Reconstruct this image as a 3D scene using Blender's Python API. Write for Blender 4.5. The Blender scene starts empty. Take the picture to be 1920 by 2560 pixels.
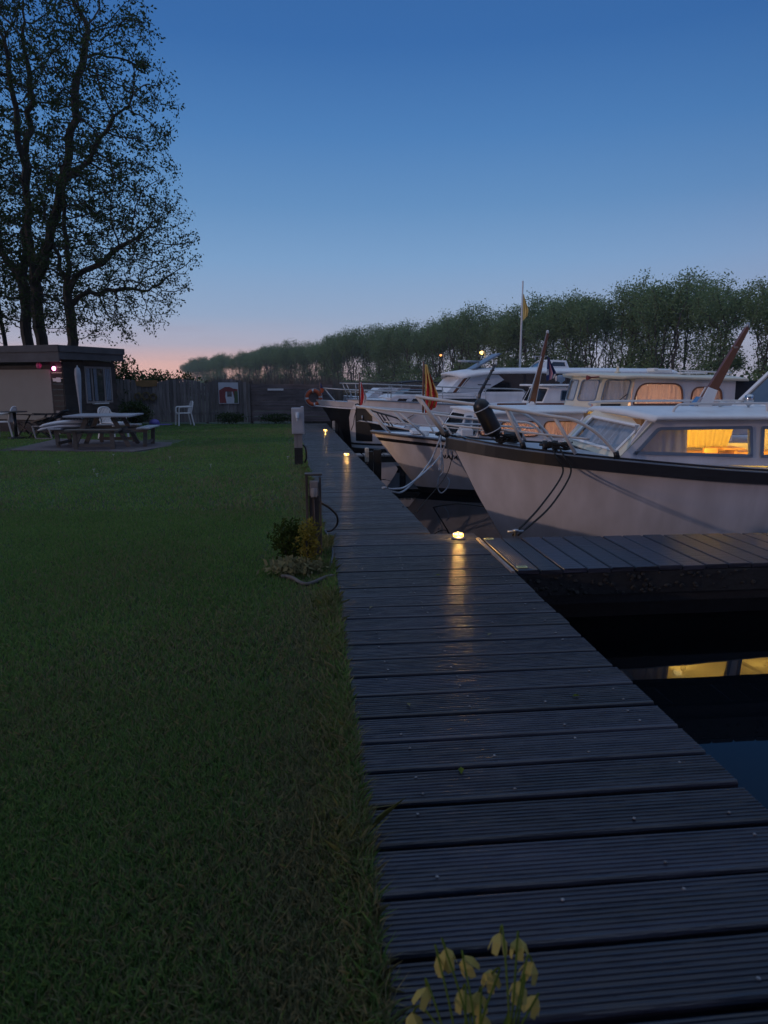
import bpy, bmesh, math, random
import numpy as np
from mathutils import Vector, Matrix
from mathutils.geometry import tessellate_polygon, delaunay_2d_cdt
random.seed(7)
PI = math.pi
sc = bpy.context.scene
COL = sc.collection
V = Vector

# ------------------------------------------------------------------ helpers
def inpoly(poly, x, y):
    c = False; k = len(poly)
    for i in range(k):
        (x1, y1), (x2, y2) = poly[i][:2], poly[i - 1][:2]
        if (y1 > y) != (y2 > y) and x < (x2 - x1) * (y - y1) / (y2 - y1) + x1: c = not c
    return c
class MB:
    def __init__(s):
        s.v = []; s.f = []; s.m = []; s.sm = []
    def add(s, vs, fs, mi=0, smooth=False):
        o = len(s.v)
        s.v += [tuple(p) for p in vs]
        for f in fs:
            s.f.append(tuple(i + o for i in f)); s.m.append(mi); s.sm.append(smooth)
        return s
    def box(s, c, d, rz=0, mi=0, rot=None):
        M = rot if rot else Matrix.Rotation(rz, 3, 'Z')
        vs = []
        for z in (-1, 1):
            for x, y in ((-1, -1), (1, -1), (1, 1), (-1, 1)):
                vs.append(V(c) + M @ V((x * d[0] / 2, y * d[1] / 2, z * d[2] / 2)))
        return s.add(vs, [(3, 2, 1, 0), (4, 5, 6, 7), (0, 1, 5, 4), (1, 2, 6, 5), (2, 3, 7, 6), (3, 0, 4, 7)], mi)
    def bar(s, a, b, w, h=None, mi=0, up=(0, 0, 1)):
        a, b = V(a), V(b); h = h or w
        t = (b - a).normalized(); up = V(up)
        if abs(t.dot(up)) > .98: up = V((0, 1, 0))
        x = t.cross(up).normalized(); y = x.cross(t)
        vs = []
        for p in (a, b):
            for i, j in ((-1, -1), (1, -1), (1, 1), (-1, 1)):
                vs.append(p + x * i * w / 2 + y * j * h / 2)
        return s.add(vs, [(3, 2, 1, 0), (4, 5, 6, 7), (0, 1, 5, 4), (1, 2, 6, 5), (2, 3, 7, 6), (3, 0, 4, 7)], mi)
    def tube(s, pts, r, n=8, mi=0, cap=True, smooth=True):
        pts = [V(p) for p in pts]; k = len(pts)
        rs = r if isinstance(r, (list, tuple)) else [r] * k
        t0 = (pts[1] - pts[0]).normalized()
        up = V((0, 0, 1)) if abs(t0.z) < .9 else V((1, 0, 0))
        x = t0.cross(up).normalized(); vs = []
        for i, p in enumerate(pts):
            t = (pts[min(i + 1, k - 1)] - pts[max(i - 1, 0)]).normalized()
            x = (x - t * x.dot(t)).normalized(); y = t.cross(x)
            for j in range(n):
                a = 2 * PI * j / n
                vs.append(p + (x * math.cos(a) + y * math.sin(a)) * rs[i])
        fs = [(i * n + j, i * n + (j + 1) % n, (i + 1) * n + (j + 1) % n, (i + 1) * n + j) for i in range(k - 1) for j in range(n)]
        s.add(vs, fs, mi, smooth)
        if cap:
            s.add(vs[:n], [tuple(range(n - 1, -1, -1))], mi); s.add(vs[-n:], [tuple(range(n))], mi)
        return s
    def lathe(s, prof, c=(0, 0, 0), n=16, mi=0, M=None, smooth=True):
        M = M or Matrix.Identity(3); c = V(c); vs = []
        for r, z in prof:
            for j in range(n):
                a = 2 * PI * j / n
                vs.append(c + M @ V((r * math.cos(a), r * math.sin(a), z)))
        k = len(prof)
        fs = [(i * n + j, i * n + (j + 1) % n, (i + 1) * n + (j + 1) % n, (i + 1) * n + j) for i in range(k - 1) for j in range(n)]
        s.add(vs, fs, mi, smooth)
        s.add(vs[:n], [tuple(range(n - 1, -1, -1))], mi); s.add(vs[-n:], [tuple(range(n))], mi)
        return s
    def grid(s, rows, mi=0, smooth=True, flip=False):
        n = len(rows[0]); vs = [p for r in rows for p in r]
        fs = []
        for i in range(len(rows) - 1):
            for j in range(n - 1):
                q = (i * n + j, i * n + j + 1, (i + 1) * n + j + 1, (i + 1) * n + j)
                fs.append(q[::-1] if flip else q)
        return s.add(vs, fs, mi, smooth)
    def sweep(s, path, prof, mi=0, smooth=False, up=(0, 0, 1)):
        path = [V(p) for p in path]; k = len(path); n = len(prof); vs = []; up = V(up)
        for i, p in enumerate(path):
            t = (path[min(i + 1, k - 1)] - path[max(i - 1, 0)]).normalized()
            x = t.cross(up).normalized(); y = x.cross(t)
            for a, b in prof: vs.append(p + x * a + y * b)
        fs = [(i * n + j, i * n + (j + 1) % n, (i + 1) * n + (j + 1) % n, (i + 1) * n + j) for i in range(k - 1) for j in range(n)]
        fs += [tuple(range(n - 1, -1, -1)), tuple((k - 1) * n + j for j in range(n))]
        return s.add(vs, fs, mi, smooth)
    def prism(s, poly, ext, mi=0):
        """poly: list of 3D points (planar), ext: vector"""
        n = len(poly); poly = [V(p) for p in poly]; e = V(ext)
        vs = poly + [p + e for p in poly]
        fs = [tuple(range(n - 1, -1, -1)), tuple(range(n, 2 * n))] + [(i, (i + 1) % n, n + (i + 1) % n, n + i) for i in range(n)]
        return s.add(vs, fs, mi)
    def holed(s, pl, outer, holes, th, mi=0):
        """wall of thickness th in plane pl with window openings"""
        loops = [outer] + holes
        flat = [p for l in loops for p in l]
        n = len(flat)
        if len(loops) == 2 and len(loops[0]) == len(loops[1]):
            k = n // 2; tris = [(i, (i + 1) % k, k + (i + 1) % k, k + i) for i in range(k)]
        else:
            es = []; o = 0
            for l in loops:
                k = len(l); es += [(o + i, o + (i + 1) % k) for i in range(k)]; o += k
            r_ = delaunay_2d_cdt([V((p[0], p[1])) for p in flat], es, [], 0, 1e-7, True)
            cf = [tuple(p) for p in r_[0]]; nc = len(cf)
            keep = []
            for q_ in r_[2]:
                x_ = sum(cf[i][0] for i in q_) / 3; y_ = sum(cf[i][1] for i in q_) / 3
                if inpoly(outer, x_, y_) and not any(inpoly(h_, x_, y_) for h_ in holes): keep.append(tuple(q_))
            s.add([pl(p[0], p[1], 0) for p in cf] + [pl(p[0], p[1], -th) for p in cf], keep + [tuple(i + nc for i in q_[::-1]) for q_ in keep], mi)
            tris = []
        vs = [pl(p[0], p[1], 0) for p in flat] + [pl(p[0], p[1], -th) for p in flat]
        fs = []
        for t in tris:
            fs.append(tuple(t)); fs.append(tuple(i + n for i in t[::-1]))
        o = 0
        for l in loops:
            k = len(l)
            for i in range(k):
                fs.append((o + i, o + (i + 1) % k, n + o + (i + 1) % k, n + o + i))
            o += k
        return s.add(vs, fs, mi)
    def build(s, name, mats, parent=None, recalc=True, bevel=0, loc=None, rz=0):
        me = bpy.data.meshes.new(name)
        me.from_pydata(s.v, [], s.f)
        mats = mats if isinstance(mats, (list, tuple)) else [mats]
        for m in mats: me.materials.append(m)
        me.polygons.foreach_set('material_index', s.m)
        me.polygons.foreach_set('use_smooth', s.sm)
        if recalc:
            bm = bmesh.new(); bm.from_mesh(me)
            bmesh.ops.remove_doubles(bm, verts=bm.verts, dist=1e-5)
            bmesh.ops.recalc_face_normals(bm, faces=bm.faces)
            bm.to_mesh(me); bm.free()
        me.update()
        o = bpy.data.objects.new(name, me); COL.objects.link(o)
        if parent: o.parent = parent
        if loc: o.location = loc
        o.rotation_euler.z = rz
        if bevel:
            b = o.modifiers.new('b', 'BEVEL'); b.width = bevel; b.segments = 2; b.limit_method = 'ANGLE'
        return o

def tag(o, label, cat, group=None):
    o['label'] = label; o['category'] = cat
    if group: o['group'] = group
    return o
def thing(name, label, cat, loc=(0, 0, 0), rz=0, group=None):
    o = bpy.data.objects.new(name, None); COL.objects.link(o)
    o.location = loc; o.rotation_euler.z = rz; o.empty_display_size = .2
    return tag(o, label, cat, group)
def kind(o, k, label=None):
    o['kind'] = k
    if label: o['label'] = label
    return o
def copy_tree(o, parent=None):
    c = o.copy(); COL.objects.link(c); c.parent = parent
    for ch in list(o.children): copy_tree(ch, c)
    return c
def lerp(pts, x):
    if x <= pts[0][0]: return pts[0][1]
    for (a, b), (c, d) in zip(pts, pts[1:]):
        if x <= c: return b + (d - b) * (x - a) / (c - a)
    return pts[-1][1]
def smooth(pts, k=6):
    """Catmull-Rom through pts"""
    pts = [V(p) for p in pts]; out = []
    for i in range(len(pts) - 1):
        p0, p1, p2, p3 = pts[max(i - 1, 0)], pts[i], pts[i + 1], pts[min(i + 2, len(pts) - 1)]
        for j in range(k):
            t = j / k
            out.append(.5 * ((2 * p1) + (p2 - p0) * t + (2 * p0 - 5 * p1 + 4 * p2 - p3) * t * t + (3 * p1 - p0 - 3 * p2 + p3) * t ** 3))
    out.append(pts[-1]); return out
def sl(pts, x):
    """smooth interpolation of a table"""
    i = 0
    xs = [p[0] for p in pts]; ys = [p[1] for p in pts]
    if x <= xs[0]: return ys[0]
    if x >= xs[-1]: return ys[-1]
    while xs[i + 1] < x: i += 1
    def m(k):
        if k == 0: return (ys[1] - ys[0]) / (xs[1] - xs[0])
        if k == len(xs) - 1: return (ys[k] - ys[k - 1]) / (xs[k] - xs[k - 1])
        return (ys[k + 1] - ys[k - 1]) / (xs[k + 1] - xs[k - 1])
    h = xs[i + 1] - xs[i]; t = (x - xs[i]) / h
    return (2 * t ** 3 - 3 * t * t + 1) * ys[i] + (t ** 3 - 2 * t * t + t) * h * m(i) + (-2 * t ** 3 + 3 * t * t) * ys[i + 1] + (t ** 3 - t * t) * h * m(i + 1)
def rpoly(pts, r, n=5):
    out = []; k = len(pts)
    rr = r if isinstance(r, (list, tuple)) else [r] * k
    for i in range(k):
        p, a, b = V(pts[i]), V(pts[i - 1]), V(pts[(i + 1) % k])
        da, db = (a - p), (b - p)
        q = min(rr[i], da.length * .48, db.length * .48)
        if q < 1e-4: out.append(p); continue
        A, B = p + da.normalized() * q, p + db.normalized() * q
        for j in range(n + 1):
            t = j / n; out.append(A * (1 - t) ** 2 + p * 2 * t * (1 - t) + B * t * t)
    return [(q.x, q.y) for q in out]
def inset(poly, d):
    """inset a polygon (counter-clockwise or clockwise) by d"""
    k = len(poly); A = sum(poly[i][0] * poly[(i + 1) % k][1] - poly[(i + 1) % k][0] * poly[i][1] for i in range(k))
    sg = 1 if A > 0 else -1; out = []
    for i in range(k):
        p, a, b = V(poly[i]), V(poly[i - 1]), V(poly[(i + 1) % k])
        t1, t2 = (p - a), (b - p)
        if t1.length < 1e-6 or t2.length < 1e-6: out.append(tuple(p)); continue
        t1.normalize(); t2.normalize()
        n1, n2 = V((-t1.y, t1.x)) * sg, V((-t2.y, t2.x)) * sg
        n = n1 + n2; l = n.length
        if l < 1e-6: out.append(tuple(p)); continue
        n /= l
        out.append(tuple(p + n * d / max(.4, n.dot(n1))))
    return out

# ------------------------------------------------------------------ materials
def mat(name, col, rough=.5, metal=0, var=.12, scale=6, bump=0, bscale=40, coat=0, emit=None, es=0, spec=.5, stretch=None, dirt=None, island=0):
    m = bpy.data.materials.new(name); m.use_nodes = True
    nt = m.node_tree; N = nt.nodes; L = nt.links
    b = N['Principled BSDF']
    b.inputs['Roughness'].default_value = rough; b.inputs['Metallic'].default_value = metal
    b.inputs['Coat Weight'].default_value = coat; b.inputs['Specular IOR Level'].default_value = spec
    tc = N.new('ShaderNodeTexCoord'); mp = N.new('ShaderNodeMapping')
    L.new(tc.outputs['Object'], mp.inputs['Vector'])
    if stretch: mp.inputs['Scale'].default_value = stretch
    nz = N.new('ShaderNodeTexNoise'); nz.inputs['Scale'].default_value = scale; nz.inputs['Detail'].default_value = 6
    L.new(mp.outputs[0], nz.inputs['Vector'])
    cr = N.new('ShaderNodeValToRGB'); L.new(nz.outputs['Fac'], cr.inputs['Fac'])
    c = col
    cr.color_ramp.elements[0].position = .3; cr.color_ramp.elements[1].position = .7
    cr.color_ramp.elements[0].color = (*[x * (1 - var) for x in (dirt or c)], 1)
    cr.color_ramp.elements[1].color = (*[min(1, x * (1 + var)) for x in c], 1)
    out = cr.outputs[0]
    if island:
        g = N.new('ShaderNodeNewGeometry'); mr = N.new('ShaderNodeMapRange')
        mr.inputs['To Min'].default_value = 1 - island; mr.inputs['To Max'].default_value = 1 + island
        L.new(g.outputs['Random Per Island'], mr.inputs['Value'])
        mx = N.new('ShaderNodeVectorMath'); mx.operation = 'SCALE'
        L.new(out, mx.inputs[0]); L.new(mr.outputs[0], mx.inputs['Scale']); out = mx.outputs[0]
    L.new(out, b.inputs['Base Color'])
    rr = N.new('ShaderNodeMapRange'); rr.inputs['To Min'].default_value = rough * .85; rr.inputs['To Max'].default_value = min(1, rough * 1.15)
    L.new(nz.outputs['Fac'], rr.inputs['Value']); L.new(rr.outputs[0], b.inputs['Roughness'])
    if bump:
        n2 = N.new('ShaderNodeTexNoise'); n2.inputs['Scale'].default_value = bscale; n2.inputs['Detail'].default_value = 5
        L.new(mp.outputs[0], n2.inputs['Vector'])
        bp = N.new('ShaderNodeBump'); bp.inputs['Strength'].default_value = bump; bp.inputs['Distance'].default_value = .02
        L.new(n2.outputs['Fac'], bp.inputs['Height']); L.new(bp.outputs[0], b.inputs['Normal'])
    if emit:
        b.inputs['Emission Color'].default_value = (*emit, 1); b.inputs['Emission Strength'].default_value = es
    return m
def glassmat(name, tint=(.8, .85, .9)):
    m = bpy.data.materials.new(name); m.use_nodes = True
    nt = m.node_tree; N = nt.nodes; L = nt.links; N.remove(N['Principled BSDF'])
    tr = N.new('ShaderNodeBsdfTransparent'); tr.inputs[0].default_value = (*tint, 1)
    gl = N.new('ShaderNodeBsdfGlossy'); gl.inputs['Roughness'].default_value = .02
    ge = N.new('ShaderNodeNewGeometry'); dt_ = N.new('ShaderNodeVectorMath'); dt_.operation = 'DOT_PRODUCT'
    L.new(ge.outputs['Normal'], dt_.inputs[0]); L.new(ge.outputs['Incoming'], dt_.inputs[1])
    ab = N.new('ShaderNodeMath'); ab.operation = 'ABSOLUTE'; L.new(dt_.outputs['Value'], ab.inputs[0])
    iv = N.new('ShaderNodeMath'); iv.operation = 'SUBTRACT'; iv.inputs[0].default_value = 1; L.new(ab.outputs[0], iv.inputs[1])
    pw = N.new('ShaderNodeMath'); pw.operation = 'POWER'; pw.inputs[1].default_value = 5; L.new(iv.outputs[0], pw.inputs[0])
    fr = N.new('ShaderNodeMath'); fr.operation = 'MULTIPLY_ADD'; fr.inputs[1].default_value = .92; fr.inputs[2].default_value = .07; L.new(pw.outputs[0], fr.inputs[0])
    mx = N.new('ShaderNodeMixShader')
    L.new(fr.outputs[0], mx.inputs[0]); L.new(tr.outputs[0], mx.inputs[1]); L.new(gl.outputs[0], mx.inputs[2])
    L.new(mx.outputs[0], N['Material Output'].inputs['Surface'])
    return m
def leafmat(name, col, col2, tr=.35):
    m = bpy.data.materials.new(name); m.use_nodes = True
    nt = m.node_tree; N = nt.nodes; L = nt.links; N.remove(N['Principled BSDF'])
    g = N.new('ShaderNodeNewGeometry'); cr = N.new('ShaderNodeValToRGB')
    cr.color_ramp.elements[0].color = (*col, 1); cr.color_ramp.elements[1].color = (*col2, 1)
    tc = N.new('ShaderNodeTexCoord'); nz = N.new('ShaderNodeTexNoise'); nz.inputs['Scale'].default_value = .9
    L.new(tc.outputs['Object'], nz.inputs['Vector'])
    mx0 = N.new('ShaderNodeMath'); mx0.operation = 'MULTIPLY_ADD'; mx0.inputs[1].default_value = .5
    hf = N.new('ShaderNodeMath'); hf.operation = 'MULTIPLY'; hf.inputs[1].default_value = .5
    L.new(nz.outputs['Fac'], hf.inputs[0]); L.new(g.outputs['Random Per Island'], mx0.inputs[0]); L.new(hf.outputs[0], mx0.inputs[2])
    L.new(mx0.outputs[0], cr.inputs[0])
    d = N.new('ShaderNodeBsdfDiffuse'); t = N.new('ShaderNodeBsdfTranslucent'); mx = N.new('ShaderNodeMixShader'); mx.inputs[0].default_value = tr
    L.new(cr.outputs[0], d.inputs[0]); L.new(cr.outputs[0], t.inputs[0])
    L.new(d.outputs[0], mx.inputs[1]); L.new(t.outputs[0], mx.inputs[2])
    L.new(mx.outputs[0], N['Material Output'].inputs['Surface'])
    return m
def clothmat(name, col, tr=.5):
    m = bpy.data.materials.new(name); m.use_nodes = True
    nt = m.node_tree; N = nt.nodes; L = nt.links; N.remove(N['Principled BSDF'])
    tc = N.new('ShaderNodeTexCoord'); nz = N.new('ShaderNodeTexNoise'); nz.inputs['Scale'].default_value = 25
    L.new(tc.outputs['Object'], nz.inputs['Vector'])
    cr = N.new('ShaderNodeValToRGB'); cr.color_ramp.elements[0].color = (*[c * .8 for c in col], 1); cr.color_ramp.elements[1].color = (*col, 1)
    L.new(nz.outputs['Fac'], cr.inputs[0])
    d = N.new('ShaderNodeBsdfDiffuse'); t = N.new('ShaderNodeBsdfTranslucent'); mx = N.new('ShaderNodeMixShader'); mx.inputs[0].default_value = tr
    L.new(cr.outputs[0], d.inputs[0]); L.new(cr.outputs[0], t.inputs[0])
    L.new(d.outputs[0], mx.inputs[1]); L.new(t.outputs[0], mx.inputs[2])
    L.new(mx.outputs[0], N['Material Output'].inputs['Surface'])
    return m

M = {}
M['hull'] = mat('white_hull_paint', (.78, .74, .75), .40, coat=.2, var=.03, scale=3.2, bump=.03, bscale=2.2, dirt=(.64, .60, .59), stretch=(1.3, 1.3, .35))
M['deckwhite'] = mat('white_deck_paint', (.82, .82, .82), .45, var=.06, scale=5, bump=.05)
M['deckgrey'] = mat('grey_deck_paint', (.36, .40, .46), .55, var=.1, scale=8, bump=.1)
M['cream'] = mat('cream_paint_warm_light', (.74, .67, .52), .42, var=.05, scale=3)  # on the cabin fronts this cream puts warm side light into the colour
M['black'] = mat('black_rubber', (.012, .012, .014), .42, var=.2, scale=9)
M['blackpaint'] = mat('black_paint', (.015, .015, .018), .3, var=.2)
M['boot'] = mat('dark_antifouling', (.022, .018, .018), .5, var=.3, scale=5)
M['bluegrey'] = mat('blue_grey_trim', (.17, .22, .29), .4, var=.1)
M['rail'] = mat('white_painted_rail', (.66, .64, .62), .35, var=.06)
M['steel'] = mat('stainless_steel', (.55, .56, .58), .22, 1, var=.05)
M['galv'] = mat('galvanised_steel', (.40, .41, .42), .45, .8, var=.2, scale=30)
M['glass'] = glassmat('window_glass')
M['darkglass'] = mat('dark_glass', (.012, .014, .018), .06, var=.1, spec=.6)
M['skyglass'] = mat('tinted_windscreen_glass', (.03, .035, .04), .04, var=.1, spec=.8, coat=.6)
M['curtain'] = clothmat('white_curtain_cloth', (.62, .62, .66), .10)
M['peach'] = clothmat('peach_curtain_cloth', (.70, .50, .45), .5)
M['yellow_curtain'] = clothmat('yellow_curtain_cloth', (.78, .62, .22), .3)
M['varnish'] = mat('varnished_wood', (.16, .055, .022), .35, var=.3, scale=4, stretch=(1, 1, .15), coat=.3)
M['oak'] = mat('honey_wood', (.42, .20, .06), .4, var=.25, scale=6, stretch=(.3, 1, 1))
M['canvas'] = mat('pale_canvas', (.52, .54, .58), .85, var=.08, scale=4, bump=.2, bscale=12)
M['darkcanvas'] = mat('dark_blue_canvas', (.018, .02, .028), .85, var=.2, scale=4, bump=.2, bscale=10)
M['redcanvas'] = mat('burgundy_canvas', (.20, .035, .035), .8, var=.2)
M['darkhull'] = mat('dark_hull_paint', (.012, .014, .018), .35, var=.2)
M['deckwood'] = mat('weathered_deck_plank', (.020, .021, .033), .32, var=.45, scale=3.5, stretch=(.35, 3, 3), bump=.35, bscale=16, island=.45, spec=.5)
M['beam'] = mat('dark_wet_timber', (.020, .018, .017), .7, var=.4, scale=4, bump=.5, bscale=20)
M['post'] = mat('weathered_post_timber', (.085, .065, .055), .7, var=.35, scale=5, stretch=(3, 3, .4), bump=.4, bscale=18)
M['palepost'] = mat('pale_grey_timber', (.25, .22, .21), .7, var=.3, scale=5, stretch=(3, 3, .4), bump=.4)
M['boxgrey'] = mat('light_grey_plastic', (.46, .45, .48), .5, var=.08, scale=5)
M['socket'] = mat('socket_plastic', (.55, .58, .62), .4, var=.08)
M['cable'] = mat('black_cable', (.012, .012, .013), .45)
M['rope'] = mat('pale_blue_rope', (.50, .54, .60), .85, var=.35, scale=60, bump=.8, bscale=120)
M['blackrope'] = mat('black_rope', (.012, .012, .012), .85, var=.3, scale=60, bump=.8, bscale=120)
M['fenceA'] = mat('grey_fence_board', (.15, .135, .13), .85, var=.35, scale=2.5, stretch=(4, 4, .5), bump=.3, island=.3)
M['fenceB'] = mat('dark_fence_plank', (.14, .115, .115), .85, var=.35, scale=2.5, stretch=(.5, 4, 4), bump=.3, island=.2)
M['shedwood'] = mat('dark_shed_board', (.050, .040, .036), .85, var=.35, scale=2.5, bump=.3, island=.2)
M['fascia'] = mat('grey_fascia_board', (.085, .08, .085), .8, var=.25, scale=2.5, bump=.2, island=.15)
M['beige'] = mat('beige_panel', (.27, .245, .215), .8, var=.08, scale=1.5)
M['plastic'] = mat('white_plastic', (.62, .62, .62), .45, var=.05)
M['table'] = mat('weathered_table_wood', (.10, .09, .082), .7, var=.35, scale=3, stretch=(.4, 3, 3), bump=.3, island=.2)
M['tabletop'] = mat('bleached_table_wood', (.30, .32, .36), .5, var=.2, scale=3, stretch=(.4, 3, 3), bump=.2, island=.12)
M['paving'] = mat('grey_brown_paving', (.105, .09, .095), .9, var=.25, scale=6, bump=.4, bscale=30)
M['soil'] = mat('dark_soil', (.035, .027, .022), .95, var=.5, scale=20, bump=1, bscale=40)
M['lawnbase'] = mat('lawn_soil', (.045, .085, .032), .95, var=.4, scale=1.2, bump=.8, bscale=60, dirt=(.06, .055, .028))
M['ground'] = mat('rough_grassland', (.06, .07, .035), .95, var=.4, scale=.4, bump=.6, bscale=8)
M['barkdark'] = mat('dark_bark', (.045, .038, .030), .95, var=.4, scale=5, stretch=(3, 3, .5), bump=.8, bscale=14)
M['bark'] = mat('grey_bark', (.075, .065, .055), .95, var=.4, scale=3, bump=.8, bscale=10)
M['leafA'] = leafmat('dark_spring_leaf', (.026, .050, .020), (.075, .11, .042))
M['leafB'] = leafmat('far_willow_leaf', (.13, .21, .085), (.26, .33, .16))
M['shrubdark'] = leafmat('dark_shrub_leaf', (.030, .052, .012), (.075, .10, .025))
M['shrubgold'] = leafmat('golden_shrub_leaf', (.15, .14, .028), (.36, .29, .06))
M['drygrass'] = leafmat('dry_grass_blade', (.18, .18, .09), (.33, .31, .17))
M['reed'] = leafmat('dry_reed_stem', (.11, .098, .088), (.19, .17, .15), .2)
M['grass'] = leafmat('lawn_grass_blade', (.070, .165, .045), (.26, .40, .12), .4)
M['grasslong'] = leafmat('long_grass_blade', (.065, .12, .035), (.24, .24, .09), .3)
M['petal'] = leafmat('pale_yellow_petal', (.46, .38, .10), (.64, .54, .20), .4)
M['stalk'] = leafmat('flower_stalk_green', (.08, .12, .02), (.16, .20, .04), .3)
M['orange'] = mat('orange_plastic', (.55, .10, .03), .5, var=.15)
M['red'] = mat('red_cloth', (.66, .035, .04), .8, var=.1)
M['yellow'] = mat('yellow_cloth', (.80, .58, .20), .8, var=.1)
M['white'] = mat('white_cloth', (.70, .68, .68), .8, var=.05)
M['blue'] = mat('blue_cloth', (.03, .05, .16), .8, var=.1)
M['pink'] = mat('pink_cloth', (.62, .30, .36), .8, var=.08)
M['purple'] = mat('purple_plastic', (.12, .10, .38), .5)
M['pinklamp'] = mat('lit_pink_lamp', (.9, .3, .6), .4, emit=(1, .22, .55), es=9)
M['pinkglobe'] = mat('pink_lantern_paper', (.62, .10, .22), .6, var=.15)
M['lamp'] = mat('lit_warm_lamp', (.9, .7, .3), .4, emit=(1, .52, .07), es=4)
M['screw'] = mat('dull_screw_metal', (.22, .22, .23), .5, .7, var=.4, scale=30)
M['farlamp'] = mat('lit_street_lamp', (.9, .6, .2), .4, emit=(1, .60, .12), es=6)
M['orangelamp'] = mat('lit_orange_lamp', (.9, .5, .2), .4, emit=(1, .38, .10), es=2.2)
M['brightlamp'] = mat('lit_cabin_lamp', (.9, .7, .4), .4, emit=(1, .72, .25), es=3)
M['sticker'] = mat('pale_yellow_sticker', (.66, .66, .30), .5, var=.05)
M['ochre'] = mat('ochre_board', (.23, .13, .045), .8, var=.2)
M['wicker'] = mat('dried_wreath', (.14, .11, .05), .9, var=.4, scale=20)
M['asphalt'] = mat('roof_felt', (.03, .03, .032), .9, var=.2)

# ------------------------------------------------------------------ world and light
w = bpy.data.worlds.new('World'); sc.world = w; w.use_nodes = True
nt = w.node_tree; N = nt.nodes; L = nt.links
bg = N['Background']
tc = N.new('ShaderNodeTexCoord'); sx = N.new('ShaderNodeSeparateXYZ'); L.new(tc.outputs['Generated'], sx.inputs[0])
def srgb(r, g, b):
    return tuple(((c / 255) / 12.92 if c / 255 <= .04045 else ((c / 255 + .055) / 1.055) ** 2.4) for c in (r, g, b)) + (1,)
def ramp(stops, fac):
    r = N.new('ShaderNodeValToRGB'); e = r.color_ramp.elements
    while len(e) < len(stops): e.new(.5)
    for k, (p, c) in enumerate(stops): e[k].position = p; e[k].color = c
    L.new(fac, r.inputs[0]); return r.outputs[0]
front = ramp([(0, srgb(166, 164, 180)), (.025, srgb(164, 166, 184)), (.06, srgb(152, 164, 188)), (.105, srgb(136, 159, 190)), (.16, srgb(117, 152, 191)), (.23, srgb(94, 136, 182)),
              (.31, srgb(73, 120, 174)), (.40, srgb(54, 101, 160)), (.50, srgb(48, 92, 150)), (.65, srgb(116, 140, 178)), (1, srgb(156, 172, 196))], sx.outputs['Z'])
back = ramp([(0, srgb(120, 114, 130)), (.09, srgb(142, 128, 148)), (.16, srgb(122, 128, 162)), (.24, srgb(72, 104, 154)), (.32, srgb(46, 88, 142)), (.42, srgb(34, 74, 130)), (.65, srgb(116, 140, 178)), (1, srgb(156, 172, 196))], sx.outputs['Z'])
nrm = N.new('ShaderNodeVectorMath'); nrm.operation = 'MULTIPLY'; nrm.inputs[1].default_value = (1, 1, 0); L.new(tc.outputs['Generated'], nrm.inputs[0])
nr2 = N.new('ShaderNodeVectorMath'); nr2.operation = 'NORMALIZE'; L.new(nrm.outputs[0], nr2.inputs[0])
def azdot(az):
    d = N.new('ShaderNodeVectorMath'); d.operation = 'DOT_PRODUCT'; d.inputs[1].default_value = (math.sin(math.radians(az)), math.cos(math.radians(az)), 0)
    L.new(nr2.outputs[0], d.inputs[0]); return d.outputs['Value']
GAZ = -20
mr = N.new('ShaderNodeMapRange'); mr.interpolation_type = 'SMOOTHSTEP'; mr.inputs['From Min'].default_value = .05; mr.inputs['From Max'].default_value = .95
L.new(azdot(GAZ), mr.inputs['Value'])
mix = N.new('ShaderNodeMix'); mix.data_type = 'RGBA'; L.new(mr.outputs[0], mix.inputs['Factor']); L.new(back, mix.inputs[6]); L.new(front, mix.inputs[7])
# afterglow low over the north-west
gl = N.new('ShaderNodeMapRange'); gl.interpolation_type = 'SMOOTHSTEP'; gl.inputs['From Min'].default_value = .925; gl.inputs['From Max'].default_value = 1.0
L.new(azdot(GAZ), gl.inputs['Value'])
gz = ramp([(0, (.95, .95, .95, 1)), (.024, (.75, .75, .75, 1)), (.05, (.16, .16, .16, 1)), (.09, (0, 0, 0, 1))], sx.outputs['Z'])
gm = N.new('ShaderNodeMath'); gm.operation = 'MULTIPLY'; L.new(gl.outputs[0], gm.inputs[0]); L.new(gz, gm.inputs[1])
mix2 = N.new('ShaderNodeMix'); mix2.data_type = 'RGBA'; L.new(gm.outputs[0], mix2.inputs['Factor']); L.new(mix.outputs[2], mix2.inputs[6]); mix2.inputs[7].default_value = srgb(232, 178, 162)
# thin cloud streaks close to the horizon
mpc = N.new('ShaderNodeMapping'); mpc.inputs['Scale'].default_value = (3.2, 3.2, 95); L.new(tc.outputs['Generated'], mpc.inputs['Vector'])
cn = N.new('ShaderNodeTexNoise'); cn.inputs['Scale'].default_value = 1.6; cn.inputs['Detail'].default_value = 4; L.new(mpc.outputs[0], cn.inputs['Vector'])
cc = ramp([(0, (0, 0, 0, 1)), (.57, (0, 0, 0, 1)), (.68, (.55, .55, .55, 1)), (1, (.6, .6, .6, 1))], cn.outputs['Fac'])
cz = ramp([(0, (.4, .4, .4, 1)), (.035, (1, 1, 1, 1)), (.06, (.5, .5, .5, 1)), (.09, (0, 0, 0, 1))], sx.outputs['Z'])
cm = N.new('ShaderNodeMath'); cm.operation = 'MULTIPLY'; L.new(cc, cm.inputs[0]); L.new(cz, cm.inputs[1])
mix3 = N.new('ShaderNodeMix'); mix3.data_type = 'RGBA'; L.new(cm.outputs[0], mix3.inputs['Factor']); L.new(mix2.outputs[2], mix3.inputs[6]); mix3.inputs[7].default_value = srgb(150, 134, 152)
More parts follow.
